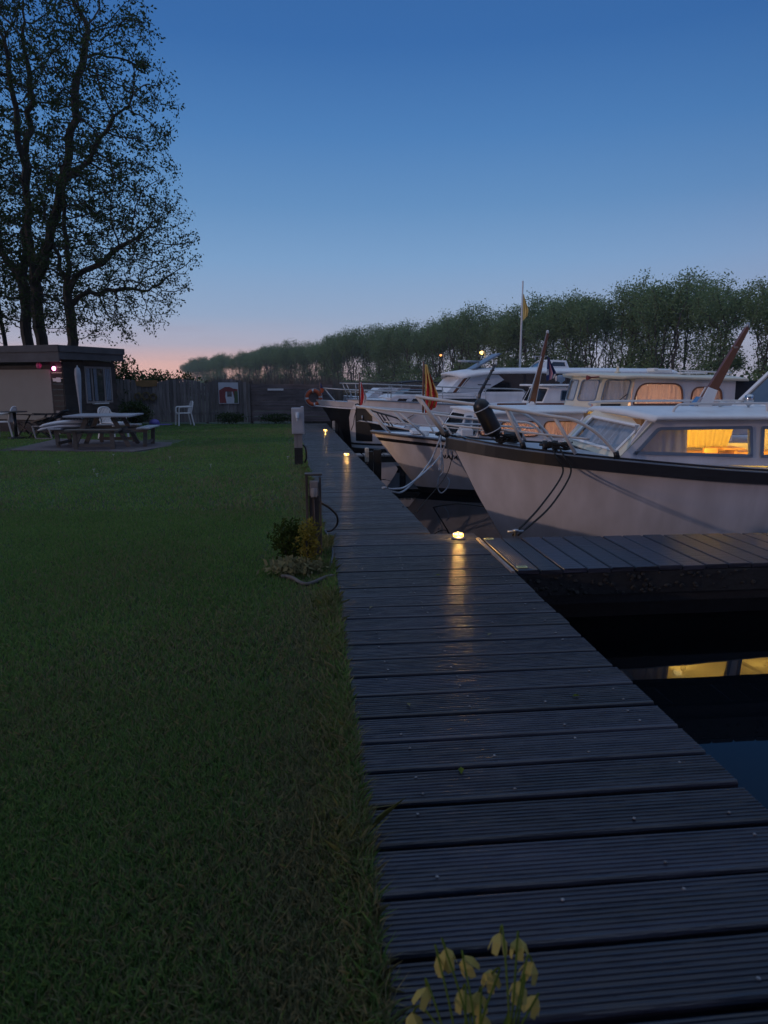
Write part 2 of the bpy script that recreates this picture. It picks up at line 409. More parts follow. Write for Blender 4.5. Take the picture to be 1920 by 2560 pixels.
# the physical sky with the sun just under the horizon, added on top
sky = N.new('ShaderNodeTexSky'); sky.sky_type = 'NISHITA'; sky.sun_disc = False
sky.sun_elevation = math.radians(-4); sky.sun_rotation = math.radians(GAZ)
sm = N.new('ShaderNodeVectorMath'); sm.operation = 'SCALE'; sm.inputs['Scale'].default_value = .012; L.new(sky.outputs[0], sm.inputs[0])
ad = N.new('ShaderNodeVectorMath'); ad.operation = 'ADD'; L.new(mix3.outputs[2], ad.inputs[0]); L.new(sm.outputs[0], ad.inputs[1])
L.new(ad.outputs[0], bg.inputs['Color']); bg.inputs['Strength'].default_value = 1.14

sd = bpy.data.lights.new('low_light', 'SUN'); sd.energy = .50; sd.angle = math.radians(1.2); sd.color = (1, .72, .62)
so = bpy.data.objects.new('low_light', sd); COL.objects.link(so)
so.rotation_euler = V((.9, .43, -.175)).to_track_quat('-Z', 'Y').to_euler()

cam = bpy.data.cameras.new('camera'); co = bpy.data.objects.new('camera', cam); COL.objects.link(co)
cam.sensor_fit = 'HORIZONTAL'; cam.sensor_width = 36; cam.lens = 36 * 1713 / 1920
cam.clip_start = .05; cam.clip_end = 6000
cam.dof.use_dof = True; cam.dof.focus_distance = 8.5; cam.dof.aperture_fstop = 5.6
co.location = (0, 0, 1.5); co.rotation_euler = (math.radians(90 - 10.75), 0, 0)
sc.camera = co
sc.view_settings.view_transform = 'Standard'; sc.view_settings.look = 'None'; sc.view_settings.exposure = 0; sc.view_settings.gamma = 1
sc.cycles.use_denoising = True; sc.cycles.max_bounces = 8; sc.cycles.transparent_max_bounces = 16; sc.cycles.sample_clamp_indirect = 4

def point(name, loc, energy, col, r=.03, parent=None):
    l = bpy.data.lights.new(name, 'POINT'); l.energy = energy; l.color = col; l.shadow_soft_size = r
    o = bpy.data.objects.new(name, l); COL.objects.link(o); o.location = loc
    if parent: o.parent = parent
    return o

# ------------------------------------------------------------------ setting
def plane_z(z):
    return lambda x, y, o=0: V((x, y, z + o))
bank = [(2.2, -80), (1.40, -12), (.02, 1.5), (-.50, 6.5), (-.62, 7.14), (-2.33, 20.07), (-2.98, 25.2), (-3.6, 29), (-9, 60), (-23, 140), (-31, 200), (-27, 211), (6, 131), (33, 74), (41, 58), (80, -15), (115, -80),
        (1600, -80), (1600, 2000), (-1600, 2000), (-1600, -80)]
m = MB().holed(plane_z(-.03), bank, [], 1.6)
g = kind(m.build('ground', M['ground']), 'structure', 'rough grassland around the harbour basin')
lawn = [(1.17, -10), (-.005, 1.5), (-.525, 6.5), (-.645, 7.14), (-2.36, 20.07), (-3.0, 25.2), (-3.05, 26.4), (-30, 26.4), (-40, 10), (-40, -10)]
tri = tessellate_polygon([[V((x, y, 0)) for x, y in lawn]])
kind(MB().add([(x, y, -.012) for x, y in lawn], [tuple(t) for t in tri]).build('lawn', M['lawnbase']), 'structure', 'mown lawn beside the boardwalk')
wm = bpy.data.materials.new('dark_harbour_water'); wm.use_nodes = True
nt = wm.node_tree; b = nt.nodes['Principled BSDF']
b.inputs['Base Color'].default_value = (.004, .006, .009, 1); b.inputs['Roughness'].default_value = .015; b.inputs['IOR'].default_value = 1.37
tcw = nt.nodes.new('ShaderNodeTexCoord'); nz = nt.nodes.new('ShaderNodeTexNoise'); nz.inputs['Scale'].default_value = 1.3; nz.inputs['Detail'].default_value = 2
nt.links.new(tcw.outputs['Object'], nz.inputs['Vector'])
bp = nt.nodes.new('ShaderNodeBump'); bp.inputs['Strength'].default_value = .05; bp.inputs['Distance'].default_value = .02
nt.links.new(nz.outputs['Fac'], bp.inputs['Height']); nt.links.new(bp.outputs[0], b.inputs['Normal'])
kind(MB().add([(-60, -80, -.8), (140, -80, -.8), (140, 240, -.8), (-60, 240, -.8)], [(0, 1, 2, 3)]).build('water', wm), 'structure', 'still dark harbour water')

# ------------------------------------------------------------------ boardwalk
def board_profile(wd, th, grooves, gd=.0035):
    """cross section (y,z) of one deck board, top at z=0"""
    p = [(0, -th), (wd, -th), (wd, -.012), (wd - .004, -.004), (wd - .011, 0)]
    top = []
    if grooves:
        s_ = (wd - .03) / grooves
        for i in range(grooves):
            a = .015 + i * s_
            top += [(a + s_ * .12, 0), (a + s_ * .30, -gd), (a + s_ * .70, -gd), (a + s_ * .88, 0)]
    p += top[::-1] + [(.011, 0), (.004, -.004), (0, -.012)]
    return p
def boards(mb, n, y0, pitch, gap, x0f, x1f, grooves, jit=.006, rng=random):
    for i in range(n):
        y = y0 + i * pitch + rng.uniform(-.002, .002)
        prof = board_profile(pitch - gap, .036, grooves)
        dz = rng.uniform(-.0025, .0025); tw = rng.uniform(-.002, .002); sk = rng.uniform(-.003, .003)
        xa, xb = x0f(y) + rng.uniform(-jit, jit), x1f(y) + rng.uniform(-jit, jit)
        k = len(prof)
        vs = [(xa, y + a, z + dz - tw) for a, z in prof] + [(xb, y + a + sk, z + dz + tw) for a, z in prof]
        mb.add(vs, [tuple(range(k)), tuple(range(2 * k - 1, k - 1, -1))] + [(j, k + j, k + (j + 1) % k, (j + 1) % k) for j in range(k)])
rz1, rz2 = math.radians(5.89), math.radians(7.9)
walk = thing('boardwalk', 'long dark ribbed timber boardwalk running from the foreground towards the far fence', 'boardwalk', (.162, 0, 0), rz1)
m = MB(); boards(m, 35, -1.1 + .01, .222, .021, lambda y: 0, lambda y: 1.43, 9)
m.build('decking', M['deckwood'], walk, recalc=False)
far_M = Matrix.Rotation(rz2 - rz1, 3, 'Z')
org = Matrix.Rotation(-rz1, 3, 'Z') @ (V((-.575, 6.64, 0)) - V((.162, 0, 0)))
m = MB(); boards(m, 133, .0, .142, .015, lambda y: 0, lambda y: 1.055 - .0, 5, .004)
m.v = [tuple(org + far_M @ V(p)) for p in m.v]
m.build('decking', M['deckwood'], walk, recalc=False)
m = MB()
for x in (.06, .5, .95, 1.37): MB().box((x, 2.75, -.115), (.07, 7.7, .15)).build('joist', M['beam'], walk)
for x in (.05, .52, 1.0):
    m = MB().box((x, 9.45, -.11), (.07, 18.8, .14))
    m.v = [tuple(org + far_M @ V(p)) for p in m.v]
    m.build('joist', M['beam'], walk)
for y in (-.6, 1.6, 3.6, 5.6): MB().tube([(1.30, y, -1.4), (1.30, y, -.19)], .07, 10).build('pile', M['beam'], walk)
for y in (8.5, 11.5, 14.5, 17.5, 20.5, 23.5):
    p = org + far_M @ V((.95, y - 6.6, 0)); MB().tube([(p.x, p.y, -1.4), (p.x, p.y, -.18)], .07, 10).build('pile', M['beam'], walk)
m = MB()
for i in range(35):
    y = -1.09 + i * .222
    for x in (.20, .56, .93, 1.28):
        for dy in (.05, .155):
            if random.random() < .5: m.lathe([(.0068, 0), (.0055, .0035), (.0001, .0042)], (x + random.uniform(-.02, .02), y + dy + random.uniform(-.008, .008), 0.001), 7)
m.build('screw_heads', M['screw'], walk)

def lift(mb, f):
    mb.v = [tuple(f(V(p))) for p in mb.v]
# near finger pier: boards across it
pier = thing('finger_pier', 'nearest finger pier with dark boards beside the large cruiser bow', 'pier', (.985, 5.89, 0), math.radians(6.0), 'finger piers between the berths')
m = MB(); rng = random.Random(3)
# local x along the pier; boards run in local y
m2 = MB(); boards(m2, 2, .03, .19, .012, lambda y: -.58, lambda y: .58, 8)
boards(m2, 34, .03 + 2 * .19, .205, .012, lambda y: -.575 + .008 * y, lambda y: .585 - .02 * y, 0)
lift(m2, lambda p: V((p.y, p.x, p.z + .012)))
m2.build('decking', M['deckwood'], pier)
m = MB()
m.box((3.6, -.535, -.125), (7.1, .05, .19)); m.box((3.6, .50, -.062), (7.1, .06, .065)); m.box((3.6, .53, -.60), (7.1, .03, .50)); m.box((3.6, -.47, -.265), (7.1, .06, .10))  # back skirt board added to keep the gap under the pier dark
m.box((3.6, -.1, -.07), (7.1, .07, .07))
m.build('beam', M['beam'], pier, bevel=.006)
m = MB()
m.sweep([(0.0, -.60, .004), (0.0, .60, .004)], [(-.028, -.03), (.0, -.03), (.0, .012), (-.028, .012)])
m.build('edge_strip', M['palepost'], pier)
for x in (4.9, 7.0):
    for y in (-.46, .46): MB().tube([(x, y, -1.4), (x, y, -.2)], .075, 10).build('pile', M['beam'], pier)
m = MB()
rngs = random.Random(5)
for i in range(170):
    x = rngs.uniform(.0, 1) ** 1.6 * 5 + .08; z = rngs.uniform(-.21, -.04); s_ = rngs.uniform(.008, .028)
    m.lathe([(s_ * .6, -s_ * .5), (s_, 0), (s_ * .5, s_ * .5)], (x, -.563, z), 6, M=Matrix.Rotation(rngs.uniform(0, 6), 3, 'X'))
m.build('moss_growth', mat('moss_and_lichen', (.030, .028, .026), .95, var=.5, scale=20, bump=1), pier)
for (x, y, lab) in ((.05, .53, 'pale yellow sticker on the pier corner nearest the cruiser bow'), (.06, -.49, 'pale yellow sticker on the pier corner nearest the viewer')):
    p = pier.matrix_basis if False else Matrix.Translation((.985, 5.89, 0)) @ Matrix.Rotation(math.radians(6), 4, 'Z')
    q = p @ V((x + .03, y, .0165))
    mm = MB(); mm.box((0, 0, 0), (.085, .05, .006), 0, 0)
    for k in range(4): mm.box((-.025 + k * .016, 0, .004), (.006, .03, .002), 0, 1)
    tag(mm.build('sticker', [M['sticker'], M['black']], loc=q, rz=math.radians(6)), lab, 'sticker', 'stickers on the finger pier')

def small_pier(loc, lab, L_, wd):
    t = thing('finger_pier', lab, 'pier', loc, math.radians(8), 'finger piers between the berths')
    m = MB(); rng = random.Random(int(loc[1]))
    boards(m, int(L_ / .17), 0, .17, .03, lambda y: -wd / 2, lambda y: wd / 2, 0, .006)
    lift(m, lambda p: V((p.y, p.x, p.z + .015)))
    m.build('decking', M['palepost'], t)
    m = MB(); m.box((L_ / 2, -wd / 2 + .06, -.10), (L_, .06, .14)); m.box((L_ / 2, wd / 2 - .06, -.10), (L_, .06, .14)); m.build('beam', M['beam'], t)
    for x in (1.5, 4.0, L_ - .3): MB().tube([(x, 0, -1.4), (x, 0, -.16)], .08, 8).build('pile', M['beam'], t)
small_pier((-1.02, 16.75, -.26), 'middle finger pier of pale planks behind the boat with the black stripe', 6.2, .55)
small_pier((-2.05, 24.6, -.26), 'farthest finger pier of pale planks beyond the anchored cruiser', 6.2, .55)

# ------------------------------------------------------------------ boardwalk lights
def dock_light(loc, lab, e):
    t = thing('deck_lamp', lab, 'lamp', loc, .1, 'lit lamps along the boardwalk edge')
    MB().lathe([(.062, 0), (.062, .012), (.050, .022), (.030, .026)], n=20).build('base', M['galv'], t)
    m = MB()
    for x in (-.026, .026): m.lathe([(.024, .0), (.027, .014), (.019, .028), (.001, .033)], (x, -.012, .022), 12)
    m.build('lit_lens', M['lamp'], t)
    m = MB(); m.tube([(.05 * math.cos(a), .01 + .03 * math.sin(a), .052) for a in [k * PI / 10 for k in range(11)]], .004, 6)
    for x in (-.05, .05): m.tube([(x, .01, .015), (x, .01, .052)], .004, 6)
    m.build('guard', M['steel'], t)
    point('lamp_light', (0, -.02, .11), e, (1, .55, .14), .004, t)
dock_light((.72, 6.50, .004), 'lit warm deck lamp at the inner corner of the nearest finger pier', 6.0)
dock_light((-.77, 14.05, .004), 'lit warm deck lamp beside the middle finger pier', 6.0)
dock_light((-1.80, 21.15, .004), 'lit warm deck lamp farthest along the boardwalk', 6.0)

# ------------------------------------------------------------------ posts and pedestals beside the boardwalk
t = thing('power_post', 'short wooden power post with a brown socket next to the gold shrub', 'post', (-.61, 5.90, 0), rz1)
m = MB(); m.box((0, 0, .29), (.085, .085, .70)); m.build('post', M['post'], t, bevel=.006)
m = MB(); m.box((-.062, .0, .30), (.022, .11, .82)); m.build('side_plank', M['post'], t, bevel=.004)
m = MB(); m.box((.054, .0, .33), (.018, .10, .72)); m.build('side_plank', M['post'], t, bevel=.004)
m = MB(); m.box((-.004, 0, .715), (.15, .12, .016)); m.build('cap', M['post'], t, bevel=.003)
m = MB(); m.box((0, -.062, .60), (.072, .04, .13)); m.tube([(0, -.075, .60), (0, -.105, .525)], [.030, .026], 12); m.box((0, -.086, .635), (.06, .012, .05)); m.build('socket', M['palepost'], t, bevel=.003)
m = MB(); m.tube([(0, -.05, .53), (.002, -.048, .3), (0, -.05, -.02)], .007, 6); m.build('conduit', M['post'], t)

t = thing('power_pedestal', 'grey electricity box on a wooden post halfway along the boardwalk', 'power box', (-1.58, 12.66, 0), rz2)
m = MB(); m.box((.0, 0, .25), (.15, .12, .64)); m.build('post', M['palepost'], t, bevel=.006)
m = MB(); m.box((0, -.004, .15), (.152, .128, .32)); m.build('post_foot', M['beam'], t, bevel=.004)
m = MB(); m.box((0, 0, .80), (.225, .17, .47)); m.box((0.085, 0, 1.045), (.05, .17, .03)); m.build('box', M['boxgrey'], t, bevel=.008)
m = MB(); m.box((0, -.0865, .80), (.19, .006, .42)); m.box((.075, -.09, .75), (.012, .01, .10)); m.build('door', M['boxgrey'], t, bevel=.002)
m = MB(); m.box((-.01, -.105, .93), (.075, .04, .06)); m.tube([(-.01, -.10, .94), (-.01, -.15, .84)], [.036, .030], 12); m.tube([(-.01, -.145, .85), (-.01, -.15, .80)], .018, 10); m.build('socket', M['socket'], t, bevel=.004)
m = MB(); m.tube(smooth([(.08, -.02, .36), (.13, -.03, .30), (.14, -.03, .12), (.10, -.02, .02)]), .016, 8); m.build('cable', M['cable'], t)

m = MB()
m.tube(smooth([(-.565, 5.90, .47), (-.50, 6.2, .36), (-.46, 6.55, .22), (-.47, 6.72, .1), (-.53, 6.72, .035), (-.59, 6.78, .02)], 8), .011, 8)
m.tube(smooth([(-.60, 6.80, .02), (-.545, 6.55, .015), (-.49, 6.2, .015), (-.45, 5.85, .016), (-.44, 5.5, .015), (-.44, 5.2, -.01)], 8), .011, 8)
tag(m.build('power_cable', M['cable']), 'black cable looping from the wooden power post along the boardwalk edge', 'cable')

def mooring_post(loc, lab, s_):
    t = thing('mooring_post', lab, 'mooring post', loc, math.radians(8), 'mooring posts at the pier heads'); t.scale = (1.15,) * 3
    m = MB(); m.box((.10, 0, -.30), (.145, .14, .96)); m.build('post', M['beam'], t, bevel=.01)
    m = MB(); m.box((-.035, -.02, -.06), (.09, .10, .42)); m.build('post', M['beam'], t, bevel=.008)
    m = MB(); m.box((-.115, -.03, .08), (.075, .09, .28)); m.build('fender_block', mat('pale_worn_fender', (.50, .48, .44), .8, var=.3, scale=12, bump=.5), t, bevel=.012)
    m = MB(); m.tube(smooth([(-.12, -.06, -.05), (-.15, -.08, -.10), (-.06, -.09, -.16), (.0, -.07, -.22)]), .012, 6); m.build('rope_end', M['blackrope'], t)
mooring_post((-.265, 15.64, -.225), 'dark mooring post with a pale block at the middle pier head', 1)
mooring_post((-1.59, 23.6, -.06), 'dark mooring post with a pale block at the farthest pier', 1)

# ------------------------------------------------------------------ boats
SC = 1.15
class Boat:
    """local axes: u backward from the bow, v towards the viewer's side, z height over the boardwalk"""
    def __init__(s, name, label, bx, by, deg, L_, sheer, beam, stem, flare=((0, .55), (.25, .72), (.6, .92), (1, .9)), nose=1.0, cat='boat', SC=SC):
        s.SC = SC
        s.root = thing(name, label, cat, (bx * SC, by * SC, 1.5 - 2 * SC), math.radians(deg), 'boats moored along the piers'); s.root.scale = (SC, SC, SC)
        s.L = L_; s.sheer = sheer; s.beam = beam; s.stem = stem; s.flare = flare
        a = math.radians(deg); s.b = (bx, by); s.a = (math.cos(a), math.sin(a)); s.n = (math.sin(a), -math.cos(a))
    def p(s, u, v, z): return V((u, -v, z + .5))
    def w(s, u, v, z): return V((s.SC * (s.b[0] + s.a[0] * u + s.n[0] * v), s.SC * (s.b[1] + s.a[1] * u + s.n[1] * v), 1.5 - 2 * s.SC + s.SC * (z + .5)))
    def zs(s, u): return sl(s.sheer, u)
    def hb(s, u): return sl(s.beam, u)
    def hull_pt(s, t, z, side):
        us = t * s.L
        u0 = lerp(sorted((zz, uu) for uu, zz in s.stem), z)
        u = us + u0 * (1 - t) ** 2
        k = max(0, min(1, (z + .7) / (s.zs(us) + .7)))
        fl = lerp(s.flare, t)
        b = s.hb(us) * (fl + (1 - fl) * k ** .8)
        return u, b * side, z
    def hull_v(s, u, z):
        t = u / s.L
        for _ in range(25):
            uu = s.hull_pt(max(t, 0), z, 1)[0]; t += (u - uu) / s.L
        return s.hull_pt(max(t, 0), z, 1)[1]
    def hull_band(s, za, zb, name, m, out=0.0, nt=44, ns=2, caps=False):
        """strip of hull between two height functions of the deck height"""
        mb = MB()
        for side in (1, -1):
            rows = []
            for i in range(nt + 1):
                t = (i / nt) ** 1.7
                zsh = s.zs(t * s.L); a, b = za(zsh), zb(zsh); row = []
                for j in range(ns + 1):
                    z = a + (b - a) * j / ns
                    u, v, z = s.hull_pt(t, z, side)
                    row.append(s.p(u - (out if t < .03 else 0), v + out * side, z))
                rows.append(row)
            mb.grid(rows, 0, True, flip=side > 0)
        # transom
        cap = []
        zsh = s.zs(s.L)
        for side in (1, -1):
            r_ = [s.p(*s.hull_pt(1, za(zsh) + (zb(zsh) - za(zsh)) * j / ns, side)) for j in range(ns + 1)]
            cap.append(r_)
        mb.grid(cap, 0, False)
        return mb.build(name, m, s.root)
    def sheer_path(s, side, dz=0, out=0, n=44, t0=0, t1=1):
        pts = []
        for i in range(n + 1):
            t = t0 + (t1 - t0) * (i / n) ** 1.6
            u, v, z = s.hull_pt(t, s.zs(t * s.L) + dz, side)
            pts.append(s.p(u - (out if t < .02 else 0), v + out * side, s.zs(t * s.L) + dz))
        return pts
    def rail_strip(s, name, m, h, th, dz=0, out=0):
        """rub rail round both sides, h high and th thick, hanging from the deck edge"""
        mb = MB()
        P1 = s.sheer_path(1, 0, out); P2 = s.sheer_path(-1, 0, out)
        path = P1[::-1] + P2[1:]
        q = [V(p) + V((0, 0, dz)) for p in path]
        mb.sweep(q, [(-th / 2, -h), (th / 2, -h), (th / 2, 0), (-th / 2, 0)], 0)
        return mb.build(name, m, s.root)
    def deck(s, name, m, dz=-.01, camber=.05, n=40, u1=1.0):
        rows = []
        for i in range(n + 1):
            t = (i / n) ** 1.5 * u1; row = []
            for j in range(-8, 9):
                u, v, z = s.hull_pt(t, s.zs(t * s.L), 1)
                k = j / 8; row.append(s.p(u, v * k * .995, z + dz + camber * (1 - k * k) * min(1, v)))
            rows.append(row)
        return MB().grid(rows, 0, True).build(name, m, s.root, recalc=False)
    def tubes(s, name, m, paths, r, sm=True):
        mb = MB()
        for p in paths:
            pts = [s.p(*q) for q in p]
            mb.tube(smooth(pts, 5) if (sm and len(pts) > 2) else pts, r, 8)
        return mb.build(name, m, s.root)
    def wall(s, P0, P1, P2):
        """plane through three (u,v,z) points: x along P0->P1, y towards P2; returns map and inverse-free 2D coordinates helper"""
        a, b, c = s.p(*P0), s.p(*P1), s.p(*P2)
        ex = (b - a).normalized(); nn = ex.cross(c - a).normalized(); ey = nn.cross(ex)
        f = lambda x, y, o=0: a + ex * x + ey * y + nn * o
        to2 = lambda P: ((s.p(*P) - a).dot(ex), (s.p(*P) - a).dot(ey))
        return f, to2, nn

def window(parent, f, poly, fr, th, frame_m, glass_m, curtain=None, cur_m=None, off=.0, inward=.05, folds=14, gap=None):
    """frame ring (the window), with its pane and curtain as sub-parts, in plane f"""
    inn = inset(poly, fr)
    o = MB().holed(lambda x, y, q=0: f(x, y, q + off + th * .5), poly, [inn], th).build('window', frame_m, parent)
    pn = inset(poly, fr * .6)
    MB().add([f(x, y, off - .012) for x, y in pn], [tuple(range(len(pn)))]).build('pane', glass_m, o, recalc=False)
    if curtain:
        for (xa, xb, ya, yb, nf, amp, cm) in curtain:
            rows = []; nx = max(8, int(nf * 8))
            ph = random.uniform(0, 6)
            for i in range(nx + 1):
                x = xa + (xb - xa) * i / nx; row = []
                for j in range(7):
                    y = ya + (yb - ya) * j / 6
                    k = i / nx * nf * 2 * PI + ph
                    row.append(f(x + .35 * amp * math.sin(k * .37 + j * .3), y, off - inward - amp * (1 + math.sin(k + .5 * math.sin(k * .3) + .25 * j / 6)) * (.6 + .4 * math.sin(k * .21 + 1))))
                rows.append(row)
            MB().grid(rows).build('curtain', cm, o, recalc=False)
    return o
def hole(poly, d): return inset(poly, d)

# ---------------- near cruiser
A = Boat('cabin_cruiser', 'nearest white cabin cruiser with a black rub rail and one yellow lit window', .75, 8.05, 7, 8.0,
         [(0, .87), (.57, .785), (1.6, .685), (3.2, .555), (5, .50), (8, .52)],
         [(0, .015), (.12, .16), (.4, .42), (.9, .74), (1.6, .99), (2.4, 1.12), (3.4, 1.17), (5, 1.20), (8, 1.10)],
         [(0, .87), (.04, .80), (.36, .19), (.64, -.28), (.78, -.5), (.95, -.8)], cat='cruiser')
A.hull_band(lambda z: -.40, lambda z: z, 'hull', M['hull'], ns=10)
A.hull_band(lambda z: -.85, lambda z: -.40, 'waterline_band', M['boot'], ns=3)
A.rail_strip('rub_rail', M['black'], .125, .045, -.012, .012)
A.rail_strip('toe_rail', M['blackpaint'], .022, .035, .022, -.05)
A.rail_strip('rail_cap', M['bluegrey'], .012, .05, .0, .016)
A.deck('deck', M['deckgrey'])
body = A.root
# cabin: side walls, slanted front, roof
def cab_side(side):
    f, to2, nn = A.wall((1.68, .85 * side, .66), (6.4, .85 * side, .56), (2.03, .81 * side, 1.12))
    sg = 1 if nn.y * -side > 0 else -1
    g_ = lambda x, y, o=0: f(x, y, o * sg)
    P = lambda u, z: to2((u, .83 * side, z))
    outer = [P(1.68, .62), P(6.4, .50), P(6.4, 1.10), P(2.04, 1.125)]
    w1 = rpoly([P(1.865, .725), P(3.27, .672), P(3.25, 1.022), P(2.145, 1.018)], [.02, .02, .03, .05])
    w2 = rpoly([P(3.36, .668), P(4.55, .64), P(4.55, 1.015), P(3.36, 1.02)], .03)
    MB().holed(g_, outer, [inset(w1, .03), inset(w2, .03)], .03).build('cabin_side', M['hull'], body)
    x0, y0 = P(1.90, .74); x1, _ = P(2.50, .70); x2, y2 = P(3.22, 1.0)
    cur = [(P(1.90, .7)[0], P(2.52, .7)[0], P(2.5, .69)[1], P(2.5, 1.03)[1], 6, .018, M['curtain'])] if side == 1 else None
    window(body, g_, w1, .035, .03, M['bluegrey'], M['glass'], cur, off=.004)
    window(body, g_, w2, .035, .03, M['bluegrey'], M['glass'], None, off=.004)
for sd_ in (1, -1): cab_side(sd_)
for side in (1, -1):
    f, to2, nn = A.wall((1.42, 0, .80), (1.68, .85 * side, .66), (1.78, 0, 1.17))
    sg = 1 if nn.x < 0 else -1
    g_ = (lambda ff, ss: (lambda x, y, o=0: ff(x, y, o * ss)))(f, sg)
    P = to2
    tl, tr_, br, bl = P((1.78, 0, 1.17)), P((2.035, .85 * side, 1.12)), P((1.68, .85 * side, .66)), P((1.42, 0, .80))
    lerp2 = lambda a, b, k: (a[0] + (b[0] - a[0]) * k, a[1] + (b[1] - a[1]) * k)
    def Q(x, y): return lerp2(lerp2(bl, br, x), lerp2(tl, tr_, x), y)
    wp = rpoly([Q(.06, .10), Q(.90, .16), Q(.92, .86), Q(.06, .84)], .015)
    MB().holed(g_, [bl, br, tr_, tl], [inset(wp, .02)], .025).build('windscreen_frame', M['cream'], body)
    a, b = Q(.08, .15), Q(.9, .9)
    window(body, g_, wp, .028, .024, M['deckwhite'], M['glass'], [(min(a[0], b[0]), max(a[0], b[0]), min(a[1], b[1]) - .01, max(a[1], b[1]), 9, .018, M['curtain'])], off=.004, inward=.035)
# roof
rows = []
for i in range(26):
    t = i / 25; u = 1.80 + (6.5 - 1.80) * t ** 1.4; hw = .90; row = []
    for j in range(-8, 9):
        k = j / 8
        uu = u + (.26 * abs(k) ** 1.5) * (1 - t) ** 1.5
        row.append((uu, k * hw, 1.215 - .085 * k * k - .01 * t - (.03 if t < .01 else 0)))
    rows.append(row)
mb = MB(); mb.grid([[A.p(*q) for q in r] for r in rows]); mb.grid([[A.p(q[0] + .0, q[1], q[2] - .035) for q in r] for r in rows])
edge = [r[0] for r in rows[::-1]] + rows[0][1:-1] + [r[-1] for r in rows]
mb.grid([[A.p(*q) for q in edge], [A.p(q[0], q[1], q[2] - .035) for q in edge]])
mb.build('cabin_roof', M['deckwhite'], body)
A.tubes('roof_handrail', M['rail'], [[(2.42, .62, 1.16), (2.45, .62, 1.22), (2.55, .60, 1.255), (3.0, .58, 1.26), (3.6, .57, 1.26), (4.4, .57, 1.255)], [(3.58, .57, 1.26), (3.58, .60, 1.15)], [(2.0, -.62, 1.2), (2.05, -.6, 1.25), (3.0, -.6, 1.26), (4.4, -.6, 1.255)]], .014)
# interior
m = MB(); m.box(A.p(4.0, 0, .40), (4.6, 1.5, .04)); m.box(A.p(3.6, -.56, .50), (3.2, .32, .20)); m.build('cabin_bench', M['oak'], body, bevel=.01)
m = MB(); m.box(A.p(3.46, -.25, .60), (.20, .05, .15), .12); m.box(A.p(3.48, -.16, .53), (.22, .22, .04), .12); m.build('cabin_chair', M['oak'], body, bevel=.012)
m = MB(); m.box(A.p(3.80, -.40, .655), (.30, .28, .025)); m.box(A.p(3.85, -.40, .54), (.05, .2, .22)); m.build('cabin_table', M['oak'], body, bevel=.006)
rows = []
for i in range(90):
    u = 2.35 + (4.06 - 2.35) * i / 89; row = []
    for j in range(8):
        z = 1.04 - (1.04 - .625 - .02 * math.sin(u * 6)) * j / 7
        row.append(A.p(u - (.10 * (j / 7) ** 2 if i > 70 else 0) * (i - 70) / 19, -.70 + .028 * math.sin(u * 52 + math.sin(u * 9)) * (.5 + .5 * j / 7), z))
    rows.append(row)
MB().grid(rows).build('cabin_curtain', M['yellow_curtain'], body, recalc=False)
for u in (1.99, 6.3): MB().box(A.p(u, 0, .80), (.03, 1.55, .6)).build('bulkhead', M['oak'], body)
m = MB(); m.lathe([(.03, 0), (.055, .01), (.04, .03), (.004, .035)], A.p(3.0, .2, 1.125), 12); m.build('cabin_lamp', M['brightlamp'], body)
def spot(name, loc, target, energy, col, ang, parent):
    l = bpy.data.lights.new(name, 'SPOT'); l.energy = energy; l.color = col; l.spot_size = math.radians(ang); l.spot_blend = .5; l.shadow_soft_size = .04
    o = bpy.data.objects.new(name, l); COL.objects.link(o); o.parent = parent; o.location = loc
    o.rotation_euler = (V(target) - V(loc)).to_track_quat('-Z', 'Y').to_euler(); return o
spot('cabin_light', A.p(3.1, .15, 1.12), A.p(3.35, -.70, .78), 40, (1, .56, .09), 135, body)
point('cabin_light', A.p(3.3, .1, .70), 27, (1, .55, .09), .03, body)
point('cabin_light', A.p(4.4, .1, .68), 24, (1, .55, .09), .03, body)
spot('cabin_light', A.p(4.2, .20, 1.08), A.p(4.2, -.70, .75), 16, (1, .56, .09), 130, body)
# pulpit
def pulpit_rail(side):
    return [(-.36, .0, 1.335), (-.36, .10 * side, 1.335), (-.26, .24 * side, 1.315), (.0, .40 * side, 1.28), (.5, .64 * side, 1.215), (.95, .80 * side, 1.14), (1.12, .86 * side, 1.115), (1.26, .90 * side, 1.06), (1.45, .93 * side, .93), (1.66, .95 * side, .71)]
A.tubes('pulpit', M['rail'], [pulpit_rail(1), pulpit_rail(-1)], .019)
def mid(side): return [(-.06, .05 * side, 1.02), (.15, .28 * side, 1.0), (.55, .55 * side, .975), (1.0, .76 * side, .93), (1.35, .88 * side, .90)]
A.tubes('pulpit', M['rail'], [mid(1), mid(-1)], .012)
for side in (1, -1):
    for q in ([(-.36, .06 * side, 1.33), (-.02, .05 * side, .87)], [(.50, .63 * side, 1.21), (.72, .60 * side, .79)], [(.98, .80 * side, 1.13), (1.22, .84 * side, .74)]):
        A.tubes('stanchion', M['rail'], [q], .020, False)
m = MB()
for q in ((-.02, .05, .89), (-.02, -.05, .89), (.72, .60, .80), (1.64, .95, .72)): m.tube([A.p(*q) - V((0, 0, .02)), A.p(*q) + V((-.02, 0, .05))], .032, 8)
m.build('rail_socket', M['black'], body)
